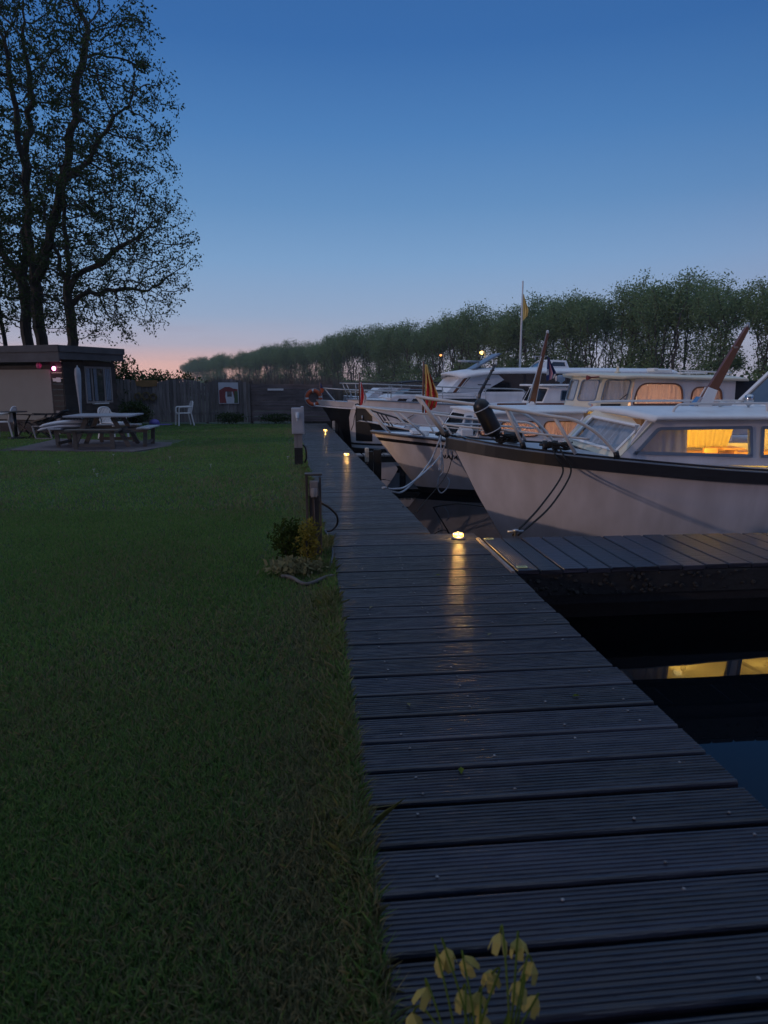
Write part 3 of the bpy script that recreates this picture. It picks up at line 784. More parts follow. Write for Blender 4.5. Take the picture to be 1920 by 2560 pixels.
# bitts and windlass on the foredeck
m = MB()
for du in (0, .12): m.tube([A.p(.96 + du, .60, .74), A.p(.96 + du, .60, .865)], .028, 10)
m.tube([A.p(.90, .60, .82), A.p(1.14, .60, .82)], .016, 8)
m.build('mooring_bitt', M['black'], body)
m = MB(); m.box(A.p(.75, .1, .86), (.16, .2, .10)); m.tube([A.p(.75, -.12, .90), A.p(.75, .32, .90)], .05, 12); m.build('windlass', M['black'], body, bevel=.01)
def coil(name, c, r, n, m_, lab, jit, cat='rope', th=.011, parent=None):
    rg = random.Random(int(r * 1000) + n); pts = []; r *= SC; th *= SC
    for i in range(n * 10):
        a = i * 2 * PI / 10; rr = r * (.75 + .5 * rg.random())
        pts.append(V(c) + V((math.cos(a) * rr * 1.6, math.sin(a) * rr, .012 + i / (n * 10) * .06 + rg.uniform(0, jit))))
    return tag(MB().tube(smooth(pts, 3), th, 6).build(name, m_), lab, cat)
coil('rope_coil', A.w(1.12, .60, .75), .085, 6, M['blackrope'], 'heap of black rope round the bitt on the nearest cruiser foredeck', .05)
coil('rope_coil', A.w(.60, .38, .80), .07, 5, M['blackrope'], 'heap of black rope by the pulpit stanchion of the nearest cruiser', .07)
# mast on the roof
m = MB()
for dv in (-.035, .035): 
    m.prism([A.p(3.06, dv, 1.20), A.p(3.24, dv, 1.20), A.p(3.30, dv, 1.40), A.p(3.18, dv, 1.44)], A.p(0, .012, 0) - A.p(0, 0, 0))
m.build('mast_step', M['deckwhite'], body)
m = MB()
m.prism([A.p(3.10, -.028, 1.27), A.p(3.25, -.028, 1.25), A.p(3.41, -.028, 1.60), A.p(3.655, -.028, 2.13), A.p(3.615, -.028, 2.15)], A.p(0, .056, 0) - A.p(0, 0, 0))
m.build('mast', M['varnish'], body, bevel=.006)
m = MB(); m.bar(A.p(3.33, .22, 1.895), A.p(3.70, -.16, 1.925), .022, .022); m.build('crosstree', M['varnish'], body)
m = MB(); m.tube([A.p(3.64, 0, 2.13), A.p(3.645, 0, 2.20)], [.022, .02], 10); m.build('masthead_fitting', M['galv'], body)
m = MB(); m.prism([A.p(3.005, -.05, 1.215), A.p(3.035, -.05, 1.205), A.p(3.115, -.05, 1.305), A.p(3.085, -.05, 1.325)], A.p(0, .1, 0) - A.p(0, 0, 0)); m.build('mast_heel_plate', M['steel'], body)
m = MB(); m.lathe([(.012, 0), (.012, .04), (.03, .05), (.05, .08), (.058, .12), (.05, .16), (.03, .175)], A.p(3.58, .25, 1.18), 14); m.build('spotlight', M['steel'], body)
m = MB(); m.tube([A.p(3.24, .2, 1.24), A.p(3.36, .2, 1.25)], [.035, .012], 10); m.tube([A.p(3.36, .2, 1.25), A.p(3.46, .2, 1.245)], .012, 8); m.build('horn', M['steel'], body)
# wheelhouse windscreen behind
f, to2, nn = A.wall((4.03, .78, 1.17), (4.03, -.78, 1.17), (4.53, .72, 1.70))
outer = [to2((4.03, .78, 1.17)), to2((4.03, -.78, 1.17)), to2((4.53, -.70, 1.72)), to2((4.53, .70, 1.72))]
sg = 1 if nn.x < 0 else -1
g_ = lambda x, y, o=0: f(x, y, o * sg)
inn = inset(outer, .07)
MB().holed(g_, outer, [inn], .04).build('wheelhouse_windscreen', M['deckwhite'], body)
tr3 = tessellate_polygon([[V((x, y, 0)) for x, y in inn]])
MB().add([g_(x, y, -.02) for x, y in inn], [tuple(t) for t in tr3]).build('windscreen_pane', M['skyglass'], body, recalc=False)
m = MB()
for s_ in (1, -1): m.prism([A.p(4.04, .775 * s_, 1.14), A.p(5.5, .775 * s_, 1.14), A.p(5.5, .70 * s_, 1.70), A.p(4.53, .70 * s_, 1.70)], A.p(0, -.03 * s_, 0) - A.p(0, 0, 0))
m.build('wheelhouse_side', M['deckwhite'], body)
MB().box(A.p(5.0, 0, 1.735), (1.05, 1.5, .05)).build('wheelhouse_roof', M['deckwhite'], body, bevel=.015)
# fender lashed to the pulpit, flag, mooring lines
t = thing('fender', 'large black fender hung from the pulpit of the nearest cruiser', 'fender', A.w(.33, .50, 1.10), math.radians(7)); t.scale = (SC,) * 3
ax = V((.115, 0, -.21)).normalized(); R3 = ax.to_track_quat('Z', 'Y').to_matrix()
prof = [(.012, -.24), (.035, -.235), (.075, -.205), (.092, -.16), (.094, .12), (.085, .17), (.05, .205), (.022, .215), (.02, .24)]
MB().lathe(prof, (0, 0, 0), 20, M=R3).build('fender_body', M['black'], t)
m = MB()
for z in (-.13, .14): m.tube([R3 @ V((.098 * math.cos(a), .098 * math.sin(a), z)) for a in [k * PI / 8 for k in range(17)]], .0065, 6)
m.tube([R3 @ V((0, 0, -.22)), R3 @ V((.0, .0, -.32))], .008, 6)
m.build('lashing', M['rope'], t)

def flag(name, lab, loc, w_, h_, cols, mats, droop, pole, group='flags on the boats', lean=(.0, 0), folds=2.5, amp=.045):
    """hanging flag: columns of cloth bunched against the pole"""
    t = thing(name, lab, 'flag', loc, 0, group); t.scale = (SC,) * 3
    if pole: MB().tube([V((0, 0, -pole[0])), V((0, 0, pole[1]))], .011, 8).build('flag_pole', M['varnish'], t)
    rows = []; nx, ny = 22, 20
    for j in range(ny + 1):
        y = j / ny; row = []
        wd = w_ * (.22 + .78 * min(1, y * 1.45) ** 1.2) * (1 - .25 * max(0, y - .8) / .2 * .8)
        for i in range(nx + 1):
            x = i / nx
            row.append(V((.012 + lean[0] * y * h_ + wd * x, amp * math.sin(folds * 2 * PI * x + 1.6 * y) * (.25 + x) * min(1, y * 3 + .2), -h_ * y * (1 - .16 * x * droop) - .06 * w_ * x + lean[1] * x)))
        rows.append(row)
    mb = MB(); n = nx + 1
    vs = [p for r in rows for p in r]; fs = []; ids = []
    for j in range(ny):
        for i in range(nx):
            fs.append((j * n + i, j * n + i + 1, (j + 1) * n + i + 1, (j + 1) * n + i)); ids.append(cols((i + .5) / nx, (j + .5) / ny))
    mb.add(vs, fs, 0, True); mb.m = ids
    o = mb.build('flag_cloth', mats, t, recalc=False)
    sdm = o.modifiers.new('s', 'SOLIDIFY'); sdm.thickness = .003
    return t
flag('flag', 'red and yellow striped flag hanging at the bow of the nearest cruiser', A.w(-.30, .0, 1.70), .15, .56, lambda x, y: int((x * 1.0 + .6 * y) * 4.2 + .9) % 2 if y > .2 else 0, [M['yellow'], M['red']], .9, (.55, .03), amp=.03, lean=(.02, 0))
def rope(lab, pts, r, m_, grp='mooring lines', cat='rope'):
    return tag(MB().tube(smooth(pts, 8), r, 7).build('mooring_rope', m_), lab, cat, grp)
rope('black mooring rope from the nearest cruiser bitt to the pier corner, left strand', [A.w(1.02, .66, .80), A.w(1.0, .86, .70), A.w(1.03, .98, .55), V((1.70, 7.35, .16)), V((1.27, 6.58, .02))], .011, M['blackrope'])
rope('black mooring rope from the nearest cruiser bitt to the pier corner, right strand', [A.w(1.10, .66, .80), A.w(1.08, .89, .70), A.w(1.11, 1.0, .55), V((1.82, 7.38, .16)), V((1.32, 6.58, .02))], .011, M['blackrope'])
m = MB(); m.lathe([(.012, 0), (.012, .045), (.03, .05), (.03, .065), (.01, .07)], (1.29, 6.56, .014), 10); m.tube([(1.21, 6.56, .06), (1.37, 6.57, .06)], .012, 8)
tag(m.build('cleat', M['galv']), 'small mooring cleat on the corner of the nearest finger pier', 'cleat')

# ---------------- second cruiser
B = Boat('cabin_cruiser', 'white motor cruiser with a black stripe, lettered bow and tall curtained wheelhouse', -.22, 12.4, 8, 9.5,
         [(0, .63), (.45, .59), (.9, .55), (1.4, .485), (2.5, .41), (5, .35), (9.5, .40)],
         [(0, .015), (.12, .15), (.4, .38), (.9, .70), (1.6, 1.02), (2.6, 1.28), (4, 1.42), (6, 1.45), (9.5, 1.25)],
         [(0, .63), (.16, .44), (.82, -.39), (.92, -.5), (1.1, -.8)], cat='cruiser')
bt = B.root
B.hull_band(lambda z: -.385, lambda z: z - .165, 'hull', M['hull'], ns=9)
B.hull_band(lambda z: z - .165, lambda z: z - .105, 'hull_stripe', M['blackpaint'], out=.004, ns=1)
B.hull_band(lambda z: z - .105, lambda z: z, 'bulwark', M['hull'], ns=2)
B.hull_band(lambda z: -.85, lambda z: -.385, 'waterline_band', M['boot'], ns=3)
B.rail_strip('rub_rail', M['black'], .028, .035, -.004, .010)
B.rail_strip('rail_cap', M['bluegrey'], .018, .06, .012, .0)
B.rail_strip('red_line', M['varnish'], .008, .012, -.034, .012)
B.deck('deck', M['deckwhite'])
# name on the bow
cu = bpy.data.curves.new('boat_name', 'FONT'); cu.body = 'NAJAD'; cu.size = .105; cu.extrude = .0; cu.space_character = 1.28; cu.offset = .0035
to = bpy.data.objects.new('boat_name', cu); COL.objects.link(to)
me = bpy.data.meshes.new_from_object(to.evaluated_get(bpy.context.evaluated_depsgraph_get()))
bpy.data.objects.remove(to)
bm = bmesh.new(); bm.from_mesh(me); bmesh.ops.triangulate(bm, faces=bm.faces); 
for v in bm.verts:
    u, z = 1.14 + v.co.x * .92, .195 + v.co.y * .86 - .055 * v.co.x
    v.co = B.p(u, B.hull_v(u, z) + .006, z)
bm.to_mesh(me); bm.free()
no = bpy.data.objects.new('boat_name', me); COL.objects.link(no); no.parent = bt; me.materials.clear(); me.materials.append(M['blackpaint'])
# pulpit of the second cruiser
for side in (1, -1):
    B.tubes('pulpit', M['rail'], [[(-.25, 0, 1.075), (-.25, .10 * side, 1.075), (-.10, .22 * side, 1.05), (.3, .42 * side, 1.01), (1.0, .72 * side, .95), (1.6, .96 * side, .885), (2.3, 1.12 * side, .84), (2.6, 1.18 * side, .78), (2.9, 1.24 * side, .45)]], .022)
    for q in ([(-.10, .18 * side, 1.05), (.30, .27 * side, .62)], [(.42, .47 * side, .99), (.86, .60 * side, .57)], [(1.05, .74 * side, .94), (1.35, .86 * side, .50)], [(1.75, 1.0 * side, .87), (2.0, 1.08 * side, .45)]):
        B.tubes('stanchion', M['rail'], [q], .018, False)
B.tubes('pulpit', M['rail'], [[(.2, .32, .82), (.9, .62, .76), (1.6, .92, .70), (2.5, 1.14, .64)]], .010)
m = MB(); m.box(B.p(.80, .25, .63), (.26, .30, .055)); m.box(B.p(.90, .30, .612), (.14, .22, .08)); m.build('deck_locker', M['deckwhite'], bt, bevel=.008)
m = MB(); 
for du in (0, .14): m.tube([B.p(1.12 + du, .62, .52), B.p(1.12 + du, .62, .66)], .028, 10)
m.tube([B.p(1.06, .62, .62), B.p(1.32, .62, .62)], .014, 8); m.build('mooring_bitt', M['black'], bt)
coil('rope_coil', B.w(1.19, .62, .555), .08, 5, M['blackrope'], 'dark rope wound round the bitt on the lettered boat', .04)
coil('rope_coil', B.w(.72, .1, .66), .075, 5, M['rope'], 'pale blue rope coiled on the foredeck locker of the lettered boat', .03)
# fore cabin
fc = [(1.22, 0), (1.36, .62), (1.62, .90)]
def quadwall(B_, P00, P10, P11, P01, m_, parent, name, win=None, th=.025, frame=None, glass=None, cur=None, fr=.022, r=.05, ins=(.12, .88, .14, .86), inward=.03, hint=None, cm=None, nf=6):
    f, to2, nn = B_.wall(P00, P10, P01)
    hv = B_.p(*hint) - B_.p(*P00) if hint else None
    sg = 1 if (hv is None or nn.dot(hv) < 0) else -1
    g_ = lambda x, y, o=0: f(x, y, o * sg)
    q = [to2(P00), to2(P10), to2(P11), to2(P01)]
    def Q(x, y):
        a = (q[0][0] + (q[1][0] - q[0][0]) * x, q[0][1] + (q[1][1] - q[0][1]) * x); b = (q[3][0] + (q[2][0] - q[3][0]) * x, q[3][1] + (q[2][1] - q[3][1]) * x)
        return (a[0] + (b[0] - a[0]) * y, a[1] + (b[1] - a[1]) * y)
    if win:
        wp = rpoly([Q(ins[0], ins[2]), Q(ins[1], ins[2]), Q(ins[1], ins[3]), Q(ins[0], ins[3])], r)
        MB().holed(g_, q, [inset(wp, fr * .6)], th).build(name, m_, parent)
        a, b = Q(ins[0], ins[2]), Q(ins[1], ins[3])
        cc_ = [(min(a[0], b[0]), max(a[0], b[0]), min(a[1], b[1]), max(a[1], b[1]), nf, .012, cm)] if cm else None
        window(parent, g_, wp, fr, .02, frame, glass, cc_, off=.004, inward=inward)
    else:
        MB().holed(g_, q, [], th).build(name, m_, parent)
C0 = (2.6, 0, .7)
for side in (1, -1):
    quadwall(B, (1.22, 0, .58), (1.38, .60 * side, .52), (1.66, .56 * side, 1.0), (1.50, 0, 1.02), M['deckwhite'], bt, 'cabin_front', True, frame=M['darkglass'], glass=M['skyglass'], ins=(.1, .9, .18, .86), r=.03, hint=C0)
    quadwall(B, (1.38, .60 * side, .52), (1.70, .90 * side, .48), (1.80, .87 * side, .99), (1.66, .56 * side, 1.0), M['deckwhite'], bt, 'cabin_front', True, frame=M['bluegrey'], glass=M['darkglass'], ins=(.14, .86, .2, .84), r=.04, hint=C0)
def ovalwin(f_, P, u0, u1, z0, z1, r): return rpoly([P(u0, z0), P(u1, z0), P(u1, z1), P(u0, z1)], r, 7)
def B_side(side):
    f, to2, nn = B.wall((1.70, .91 * side, .48), (4.4, .91 * side, .42), (1.80, .88 * side, .99))
    sg = 1 if nn.dot(V((0, -side, 0))) > 0 else -1
    g_ = lambda x, y, o=0: f(x, y, o * sg)
    P = lambda u, z: to2((u, .9 * side, z))
    ws = [ovalwin(0, P, 1.72, 2.02, .585, .865, .12), ovalwin(0, P, 2.10, 2.82, .565, .84, .13), ovalwin(0, P, 2.88, 3.62, .555, .84, .13)]
    MB().holed(g_, [P(1.70, .44), P(4.6, .36), P(4.6, .95), P(1.80, .99)], [inset(x, .014) for x in ws], .025).build('cabin_side', M['hull'], bt)
    for x in ws:
        xs = [q[0] for q in x]; ys = [q[1] for q in x]
        window(bt, g_, x, .024, .022, M['varnish'], M['glass'], [(min(xs), max(xs), min(ys), max(ys), 9, .014, M['peach'])], off=.004, inward=.02)
for sd_ in (1, -1): B_side(sd_)
rows = []
for i in range(20):
    t = i / 19; u = 1.46 + (4.3 - 1.46) * t; row = []
    for j in range(-7, 8):
        k = j / 7; row.append((u + .30 * abs(k) ** 1.6 * (1 - t), k * .96, 1.065 - .075 * k * k + .015 * math.sin(t * 3)))
    rows.append(row)
mb = MB(); mb.grid([[B.p(*q) for q in r] for r in rows]); mb.grid([[B.p(q[0], q[1], q[2] - .04) for q in r] for r in rows])
edge = [r[0] for r in rows[::-1]] + rows[0][1:-1] + [r[-1] for r in rows]
mb.grid([[B.p(*q) for q in edge], [B.p(q[0], q[1], q[2] - .04) for q in edge]]); mb.build('cabin_roof', M['deckwhite'], bt)
# hatch leaning open on the foredeck
quadwall(B, (1.40, .95, .72), (1.58, .99, .72), (1.64, .93, 1.0), (1.48, .89, .99), M['deckwhite'], bt, 'open_hatch', True, frame=M['bluegrey'], glass=M['steel'], ins=(.2, .82, .12, .8), r=.03, hint=(1.5, .5, .8))
MB().box(B.p(1.50, .99, .655), (.20, .07, .12)).build('ventilator', M['deckwhite'], bt, bevel=.012)
# wheelhouse
side_u = 4.40
fac = [((3.68, -.22), (3.68, .22)), ((3.68, .22), (3.92, .64)), ((3.92, .64), (4.40, .87))]
WH = (5.2, 0, 1.3)
zb_, zt_ = 1.02, 1.60
def fpt(q, z, s_):
    k = (z - zb_) / (zt_ - zb_); return (q[0] + .14 * k, q[1] * s_ * (1 - .03 * k), z)
for s_ in (1, -1):
    for k, (a, b) in enumerate(fac):
        if s_ == -1 and k == 0: continue
        quadwall(B, fpt(a, zb_, s_), fpt(b, zb_, s_), fpt(b, zt_, s_), fpt(a, zt_, s_), M['cream'], bt, 'wheelhouse_front', True, frame=M['bluegrey'], glass=M['glass'], ins=(.09, .92, .24, .9), r=.07, fr=.020, hint=WH, cm=M['curtain'], nf=5)
def B_wh(side):
    f, to2, nn = B.wall((4.40, .87 * side, 1.0), (6.45, .87 * side, .97), (4.54, .845 * side, 1.6))
    sg = 1 if nn.dot(V((0, -side, 0))) > 0 else -1
    g_ = lambda x, y, o=0: f(x, y, o * sg)
    P = lambda u, z: to2((u, .86 * side, z))
    ws = [rpoly([P(4.50, 1.10), P(5.46, 1.10), P(5.43, 1.48), P(4.60, 1.49)], [.05, .05, .20, .20], 7), rpoly([P(5.58, 1.10), P(6.22, 1.10), P(6.18, 1.42), P(5.62, 1.42)], [.05, .05, .15, .15], 7)]
    MB().holed(g_, [P(4.40, .5), P(6.45, .45), P(6.45, 1.55), P(4.54, 1.60)], [inset(x, .016) for x in ws], .025).build('wheelhouse_side', M['hull'], bt)
    for i, x in enumerate(ws):
        xs = [q[0] for q in x]; ys = [q[1] for q in x]
        if i == 0:
            a, b = min(xs), max(xs); cur = [(a, a + .045, min(ys), max(ys), 1, .008, M['peach']), (a + .085, a + .26, min(ys), max(ys), 2, .008, M['peach']), (a + .285, b, min(ys), max(ys), 7, .016, M['peach'])]
        else: cur = [(min(xs), max(xs), min(ys), max(ys), 6, .010, M['peach'])]
        window(bt, g_, x, .026, .022, M['varnish'], M['glass'], cur, off=.004, inward=.03)
for sd_ in (1, -1): B_wh(sd_)
rows = []
for i in range(20):
    t = i / 19; u = 3.62 + (6.62 - 3.62) * t; row = []
    for j in range(-8, 9):
        k = j / 8; row.append((u + .62 * abs(k) ** 2.2 * (1 - t) ** 1.5, k * .95, 1.685 - .07 * k * k - .06 * t - .03 * (1 - min(1, t * 5)) ** 2))
    rows.append(row)
mb = MB(); mb.grid([[B.p(*q) for q in r] for r in rows]); mb.grid([[B.p(q[0] + .02, q[1] * .99, q[2] - .045) for q in r] for r in rows])
edge = [r[0] for r in rows[::-1]] + rows[0][1:-1] + [r[-1] for r in rows]
mb.grid([[B.p(*q) for q in edge], [B.p(q[0] + .02, q[1] * .99, q[2] - .045) for q in edge]]); mb.build('wheelhouse_roof', M['cream'], bt)
MB().box(B.p(4.3, -.1, .70), (.03, 1.6, .6)).build('bulkhead', M['oak'], bt)
point('cabin_light', B.p(2.7, -.2, .50), 26, (1, .60, .38), .06, bt)
point('cabin_light', B.p(5.0, -.1, 1.02), 28, (1, .66, .40), .06, bt)
m = MB(); m.prism([B.p(6.46, .86, .9), B.p(7.6, .86, .9), B.p(7.45, .80, 1.50), B.p(6.46, .84, 1.53)], B.p(0, -1.7, 0) - B.p(0, 0, 0)); m.build('aft_canopy', M['darkcanvas'], bt)
m = MB(); m.box(B.p(5.1, .98, 1.085), (1.75, .06, .012)); m.build('side_rail_board', M['blackpaint'], bt)
m = MB(); m.box(B.p(4.12, .82, 1.085), (.36, .02, .075)); m.build('name_board', M['blackpaint'], bt)
# wheelhouse fittings
m = MB(); m.tube([B.p(4.05, .68, 1.60), B.p(3.80, .68, 1.575)], .012, 8); m.tube([B.p(3.80, .68, 1.575), B.p(3.72, .68, 1.57)], [.014, .045], 12); m.build('horn', M['redcanvas'], bt)
m = MB(); m.bar(B.p(4.25, .84, 1.17), B.p(4.40, .86, 1.29), .012); m.build('wiper', M['black'], bt)
m = MB(); m.lathe([(.05, 0), (.06, .012), (.03, .03), (.022, .09), (.03, .10), (.012, .12)], B.p(4.45, .35, 1.66), 12); m.build('roof_light', M['cream'], bt)
m = MB(); m.box(B.p(5.35, .2, 1.70), (.34, .26, .05)); m.box(B.p(5.9, .3, 1.66), (.5, .3, .03)); m.box(B.p(5.2, .2, 1.72), (.09, .26, .06)); m.build('roof_hatch', M['deckwhite'], bt, bevel=.01)
B.tubes('roof_rail', M['rail'], [[(5.5, .62, 1.66), (5.5, .62, 1.70), (6.5, .62, 1.66), (6.5, .62, 1.61)], [(6.0, .62, 1.68), (6.0, .62, 1.63)]], .014, False)
# masts of the second cruiser
m = MB(); m.prism([B.p(2.90, -.03, 1.02), B.p(3.02, -.03, 1.02), B.p(3.245, -.03, 2.36), B.p(3.205, -.03, 2.37)], B.p(0, .06, 0) - B.p(0, 0, 0)); m.build('mast', M['varnish'], bt, bevel=.006)
m = MB(); m.lathe([(.02, 0), (.026, .02), (.026, .05), (.012, .065)], B.p(3.225, 0, 2.36), 12); m.build('masthead_light', M['plastic'], bt)
m = MB(); m.bar(B.p(2.93, .12, 1.955), B.p(3.27, -.06, 1.965), .016); m.tube([B.p(2.97, .1, 1.96), B.p(2.97, .1, 1.90)], .02, 8); m.build('crosstree', M['galv'], bt)
m = MB(); m.prism([B.p(2.86, -.05, 1.03), B.p(3.06, -.05, 1.03), B.p(3.0, -.05, 1.14), B.p(2.95, -.05, 1.15)], B.p(0, .1, 0) - B.p(0, 0, 0)); m.tube([B.p(2.87, 0, 1.05), B.p(3.09, .09, 1.95)], .007, 6); m.tube([B.p(3.05, 0, 1.07), B.p(3.2, -.05, 1.95)], .007, 6); m.build('mast_step', M['deckwhite'], bt)
m = MB()
for dv in (-.03, .03): m.tube([B.p(1.86, .3 + dv, 1.0), B.p(1.90, .3 + dv, 1.30), B.p(2.17, .3 + dv, 1.80)], [.026, .022, .015], 8)
for k in (.2, .5, .8): m.box(B.p(1.90 + .27 * k, .3, 1.30 + .5 * k), (.05, .10, .025))
m.tube([B.p(1.90, .18, 1.45), B.p(2.06, .42, 1.45)], .010, 6)
m.build('signal_mast', M['blackpaint'], bt)
m = MB(); m.lathe([(.018, 0), (.022, .02), (.012, .05)], B.p(2.18, .3, 1.80), 10); m.build('signal_light', M['plastic'], bt)
flag('flag', 'dark blue flag with a pale pink band hanging from the brown mast', B.w(3.25, -.05, 1.95),   .16, .44, lambda x, y: 1 if .38 < x < .62 else (2 if (x < .25 and .5 < y < .75) or (x > .7 and y > .8) else 0), [M['blue'], M['pink'], M['white']], 1.0, None, amp=.03)
flag('flag', 'small red and white flag drooping at the bow of the lettered boat', B.w(-.22, .0, 1.50), .12, .42, lambda x, y: 0 if x + .5 * y < .45 else (1 if x + .5 * y < .95 else 0), [M['white'], M['red']], 1.0, (.45, .16), amp=.02)
m = MB()
for i in range(5): m.lathe([(.001, 0), (.03, .02), (.035, .04), (.001, .06)], B.w(3.9 + .03 * i, .55 - .05 * i, 1.06 + .01 * (i % 2)), 8)
tag(m.build('bundled_cloth', M['red']), 'small red and white bundle lying on the lettered boat roof', 'cloth')
rope('upper pale mooring line from the lettered boat to the boardwalk edge', [B.w(1.2, .66, .6), B.w(1.18, .86, .52), B.w(1.0, .95, .2), V((.42, 11.2, -.16)), V((.16, 10.3, -.10)), V((.0, 9.68, .02))], .016, M['rope'])
rope('lower pale mooring line from the lettered boat to the boardwalk edge', [B.w(1.12, .66, .6), B.w(1.05, .84, .5), B.w(.86, .95, .15), V((.36, 11.1, -.23)), V((.12, 10.3, -.14)), V((-.02, 9.72, .01))], .016, M['rope'])
rope('pale rope end dangling in loops down the lettered bow', [B.w(1.1, .70, .57), B.w(1.08, .86, .45), B.w(1.07, .90, .15), B.w(1.04, .90, .02), B.w(1.09, .86, .05), B.w(1.10, .86, .3), B.w(1.12, .88, .0), B.w(1.06, .84, -.12), B.w(1.05, .80, -.3), B.w(1.12, .78, -.4), B.w(1.22, .82, -.3), B.w(1.24, .86, -.18), B.w(1.2, .86, -.12)], .013, M['rope'])
rope('thin black line from the lettered boat bitt sagging to the boardwalk', [B.w(1.3, .68, .58), B.w(1.3, .90, .5), B.w(1.15, 1.1, .0), V((.68, 11.2, -.45)), V((.42, 9.4, -.30)), V((.23, 8.2, .01))], .008, M['blackrope'])
rope('taut black line from the nearest cruiser stem down into the water', [A.w(.47, -.05, .02), V((1.2, 11.0, -.45)), V((.92, 12.6, -.80))], .012, M['blackrope'])
B_flagx = 0

# ---------------- small cruiser with dark band
Cb = Boat('cabin_cruiser', 'small cruiser with a dark hull band and black bow rail behind the lettered boat', -.38, 15.8, 8, 7.5,
          [(0, .62), (.45, .535), (.9, .46), (2, .40), (4, .36), (7.5, .40)],
          [(0, .015), (.15, .18), (.5, .46), (1.2, .82), (2.5, 1.12), (4, 1.22), (7.5, 1.1)],
          [(0, .62), (.1, .43), (.6, -.3), (.72, -.5), (.85, -.8)], cat='cruiser')
cb = Cb.root
Cb.hull_band(lambda z: -.42, lambda z: z - .19, 'hull', M['hull'], ns=6)
Cb.hull_band(lambda z: z - .19, lambda z: z - .03, 'hull_stripe', M['darkhull'], out=.003, ns=2)
Cb.hull_band(lambda z: z - .03, lambda z: z, 'bulwark', M['deckwhite'], ns=1)
Cb.hull_band(lambda z: -.85, lambda z: -.42, 'waterline_band', M['boot'], ns=2)
Cb.deck('deck', M['deckwhite'])
for side in (1, -1):
    Cb.tubes('pulpit', M['blackpaint'], [[(-.13, 0, .92), (-.08, .12 * side, .91), (.28, .36 * side, .80), (.7, .58 * side, .68), (1.05, .74 * side, .50)]], .018)
    Cb.tubes('stanchion', M['blackpaint'], [[(.26, .34 * side, .80), (.45, .40 * side, .54)], [(.36, .40 * side, .77), (.52, .46 * side, .52)]], .014, False)
CC = (4.6, 0, .8)
m = MB(); m.prism([Cb.p(2.0, .85, .35), Cb.p(3.7, .85, .35), Cb.p(3.8, .80, 1.03), Cb.p(2.6, .80, .96)], Cb.p(0, -1.65, 0) - Cb.p(0, 0, 0)); m.build('fore_cabin', M['hull'], cb, bevel=.02)
m = MB(); m.box(Cb.p(3.7, .84, 1.0), (1.8, .05, .07)); m.build('coaming', M['varnish'], cb, bevel=.008)
for side in (1, -1):
    quadwall(Cb, (3.66, 0, 1.03), (3.90, .72 * side, 1.03), (4.06, .66 * side, 1.38), (3.86, 0, 1.40), M['deckwhite'], cb, 'windscreen', True, frame=M['darkglass'], glass=M['skyglass'], ins=(.05, .93, .1, .88), r=.03, hint=CC)
    quadwall(Cb, (3.90, .72 * side, 1.0), (5.2, .74 * side, .98), (5.0, .68 * side, 1.38), (4.06, .66 * side, 1.38), M['deckwhite'], cb, 'cabin_side', True, frame=M['bluegrey'], glass=M['darkglass'], ins=(.30, .72, .22, .84), r=.04, hint=CC)
MB().box(Cb.p(4.55, 0, 1.425), (1.40, 1.56, .045)).build('cabin_roof', M['deckwhite'], cb, bevel=.015)
m = MB(); m.lathe([(.05, -.10), (.075, -.05), (.08, .06), (.06, .09)], Cb.p(4.50, .2, 1.58), 16, M=Matrix.Rotation(PI / 2, 3, 'Y')); m.box(Cb.p(4.52, .2, 1.48), (.04, .05, .10)); m.build('spotlight', M['bluegrey'], cb)
MB().lathe([(.064, 0), (.064, .008)], Cb.p(4.395, .2, 1.58), 16, M=Matrix.Rotation(-PI / 2, 3, 'Y')).build('spotlight_lens', M['steel'], cb)

# ---------------- big cruiser bow with anchor
D = Boat('motor_yacht', 'large white motor yacht with an anchor on its dark bow plate and a covered wheelhouse', -.95, 20.2, 10, 13,
         [(0, 1.02), (1, .985), (2, .93), (4, .85), (8, .80), (13, .85)],
         [(0, .03), (.08, .22), (.25, .42), (.6, .70), (1.2, 1.02), (2.5, 1.4), (5, 1.65), (13, 1.5)],
         [(-.12, 1.02), (-.02, -.2), (.02, -.5), (.05, -.8)], flare=((0, .8), (.1, .85), (.4, .95), (1, .95)), cat='yacht')
dt = D.root
D.hull_band(lambda z: -.24, lambda z: z, 'hull', M['hull'], ns=8)
D.hull_band(lambda z: -.30, lambda z: -.24, 'hull_stripe', M['blackpaint'], ns=1)
D.hull_band(lambda z: -.385, lambda z: -.30, 'hull_stripe', M['canvas'], ns=1)
D.hull_band(lambda z: -.9, lambda z: -.385, 'waterline_band', M['boot'], ns=2)
D.rail_strip('rub_rail', M['bluegrey'], .035, .04, .008, .01)
D.deck('deck', M['deckwhite'])
rows = []
for j in range(9):
    z = .76 - .94 * j / 8; row = []
    for i in range(9):
        u = .07 + .43 * i / 8 + (.02 * j / 8); row.append(D.p(u, D.hull_v(u, z) + .012, z))
    rows.append(row)
MB().grid(rows).build('bow_plate', M['darkhull'], dt, recalc=False)
m = MB(); q = lambda u, z, o=.05: D.p(u, D.hull_v(max(u, .06), z) + o, z)
m.tube([q(.24, .56), q(.245, .40)], .020, 8); m.tube([q(.10, .375), q(.18, .40), q(.24, .395), q(.31, .385), q(.40, .36)], [.008, .02, .026, .02, .008], 8); m.tube([q(.38, .40), q(.35, .36)], .018, 8)
m.build('anchor', M['galv'], dt)
m = MB(); m.tube([q(.07, .86, .015), q(.12, .88, .02), q(.16, .86, .02)], .022, 8); m.tube([q(.11, .86, .02), q(.09, .70, .02), q(.04, .50, .02), q(.02, .3, .03), q(-.05, .12, .03)], .012, 6); m.build('hawse_chain', M['black'], dt)
